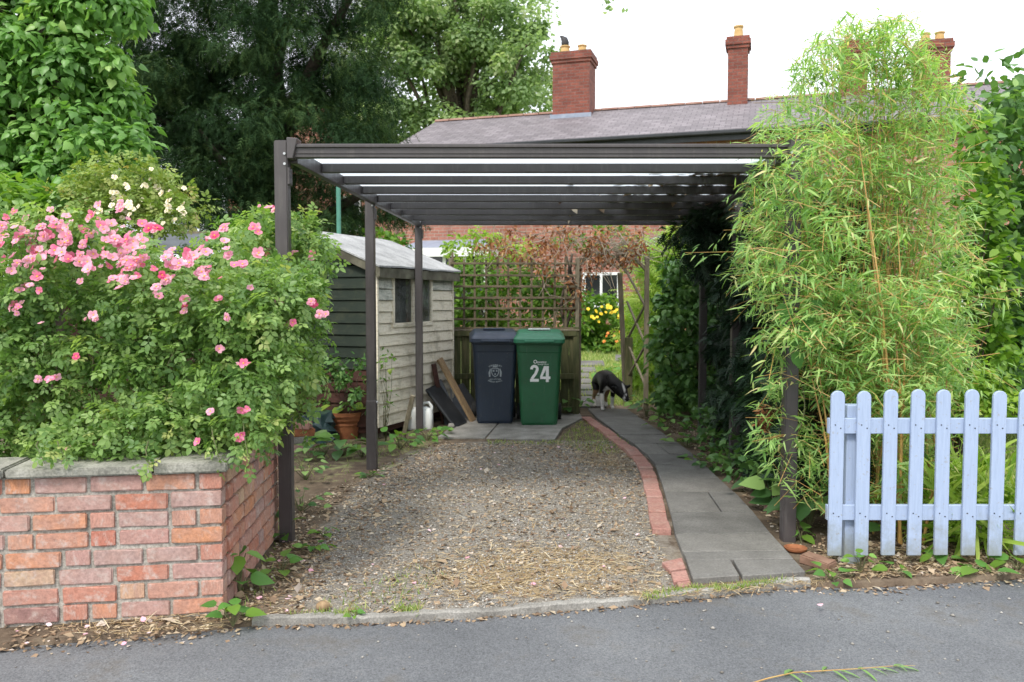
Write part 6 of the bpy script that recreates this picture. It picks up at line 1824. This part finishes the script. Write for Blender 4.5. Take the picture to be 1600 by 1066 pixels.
# fallen leaves and bark chips
LIT = [([(0, 975), (350, 958), (350, 985), (180, 1000), (0, 1012)], 330), ([(355, 960), (440, 840), (470, 800), (520, 840), (500, 920), (460, 965), (380, 972)], 1500), (DRIVE_PX, 9500), ([(440, 800), (560, 745), (690, 690), (760, 700), (560, 830)], 2600),
       ([(985, 650), (1040, 668), (1120, 735), (1215, 830), (1290, 905), (1600, 895), (1600, 830), (1300, 830), (1150, 700), (1060, 640)], 4200), ([(1280, 908), (1600, 897), (1600, 850), (1290, 850)], 1800), ([(700, 700), (900, 694), (985, 700), (1000, 760), (900, 720)], 700)]
pp = np.concatenate([on_ground([p], n_) for p, n_ in LIT]); pp[:, 2] += .004
ed = []
for _ in range(1300):
    x_ = rng.uniform(-3.2, 3.6); ed.append((x_, float(kerb_y(x_)) - abs(rng.normal()) * (.05 if x_ < -1.2 or x_ > 1.4 else .025), -.024))
pp = np.concatenate([pp, np.array(ed)])
tag(scatter('leaf_litter', pp, unit(len(pp)) * [1, 1, .3], UPN(len(pp)) + .3*unit(len(pp)), rng.gamma(3, .006, len(pp)) + .006, DIAM, M['litter']), 'brown fallen leaves and chips on the ground', 'litter', kind='stuff')
STR = [(STRAW_PX[0], 1500), (STRAW_PX[1], 900), (DRIVE_PX, 4200), ([(980, 928), (1260, 903), (1290, 912), (1000, 942)], 500), ([(1280, 908), (1600, 897), (1600, 860), (1290, 860)], 900), ([(60, 975), (350, 960), (350, 985), (150, 1000)], 350), ([(370, 960), (440, 850), (500, 860), (470, 960)], 350)]
pp = np.concatenate([on_ground([p], n_) for p, n_ in STR]); pp[:, 2] += .008
ax = unit(len(pp)) * [1.4, .7, .12]
tag(scatter('straw', pp, ax, UPN(len(pp)), rng.uniform(.025, .09, len(pp)), (np.array([(-.025, 0, 0), (.025, 0, 0), (.02, .5, .04), (-.02, .5, .04), (0, 1, 0)], float), [(0, 1, 2, 3), (3, 2, 4)]), M['straw']), 'dry straw coloured grass stalks on the drive', 'straw', kind='stuff')
# grass tufts
GR = [(GRASSY_PX[0], 1100), (GRASSY_PX[1], 220), (GRASSY_PX[2], 200), ([(1000, 935), (1080, 918), (1120, 922), (1010, 940)], 300), ([(1090, 924), (1210, 908), (1250, 908), (1120, 926)], 350), ([(440, 962), (560, 955), (560, 966)], 200), ([(610, 955), (660, 950), (650, 965)], 120), ([(760, 690), (880, 690), (880, 696), (760, 695)], 250), ([(560, 690), (690, 672), (690, 690), (600, 720)], 300), ([(400, 800), (440, 780), (430, 960), (360, 980)], 120)]
pp = np.concatenate([on_ground([p], n_) for p, n_ in GR])
ax = nrm(np.tile([0, 0, 1.0], (len(pp), 1)) + .75*unit(len(pp)))
tag(scatter('grass', pp, ax, unit(len(pp)) + [0, -.6, .3], rng.uniform(.015, .048, len(pp)), (BLADE[0]*[1.6, 1, 1], BLADE[1]), M['grass']), 'short tufts of grass and moss on the drive', 'grass', kind='stuff')
lawn = np.stack([rng.uniform(.6, 3.2, 15000), rng.uniform(11.4, 19.5, 15000), np.zeros(15000)], 1)
lawn[:, 2] = rise(lawn[:, 1]) + .008 * fn(lawn[:, 0], lawn[:, 1])
for q in STEPS: lawn = lawn[~in_poly(lawn[:, 0], lawn[:, 1], [(v.x, v.y) for v in q])]
lawn2 = on_ground([[(1380, 760), (1420, 620), (1640, 600), (1700, 700), (1650, 790)]], 9000)
pp = np.concatenate([lawn, lawn2]); ax = nrm(np.tile([0, 0, 1.0], (len(pp), 1)) + .6*unit(len(pp)))
keep = np.ones(len(pp), bool)
tag(scatter('lawn_grass', pp[keep], ax[keep], unit(len(pp)) + [0, -.6, .3], rng.uniform(.04, .11, len(pp)), (BLADE[0]*[1.6, 1, 1], BLADE[1]), M['grass']), 'rough lawn grass beyond the arch and behind the picket fence', 'grass', kind='stuff')
# pink petals dropped on drive and road
pp = np.concatenate([on_ground([DRIVE_PX], 40), on_ground([[(0, 975), (350, 958), (350, 985), (180, 1010), (0, 1040)]], 14), on_ground([[(355, 960), (440, 840), (500, 840), (470, 965)]], 16), on_ground([[(0, 1060), (700, 980), (1500, 930), (1500, 1060)]], 1)])
pp[:, 2] += .01
tag(scatter('fallen_petals', pp, unit(len(pp)) * [1, 1, .2], UPN(len(pp)), rng.uniform(.015, .035, len(pp)), OVAL, M['petal_fallen'], sx=1.6), 'pink rose petals dropped on the ground', 'petals', kind='stuff')

n = 2600
yy = 5.6 + 3.6 * rng.random(n) ** .7; xx = rxx(yy) - .08 - np.abs(rng.normal(0, .55, n)) * np.interp(yy, [5.6, 7, 9.2], [.35, 1.0, 1.7])
k = xx > lx(yy) + .1
pp = np.stack([xx, yy, np.full(n, 2.381)], 1)[k]
tag(scatter('roof_debris', pp, unit(len(pp)) * [1, 1, .1], UPN(len(pp)), rng.uniform(.04, .12, len(pp)), OVAL, M['litter']), 'dead leaves lying on the right side of the carport roof', 'litter', kind='stuff')
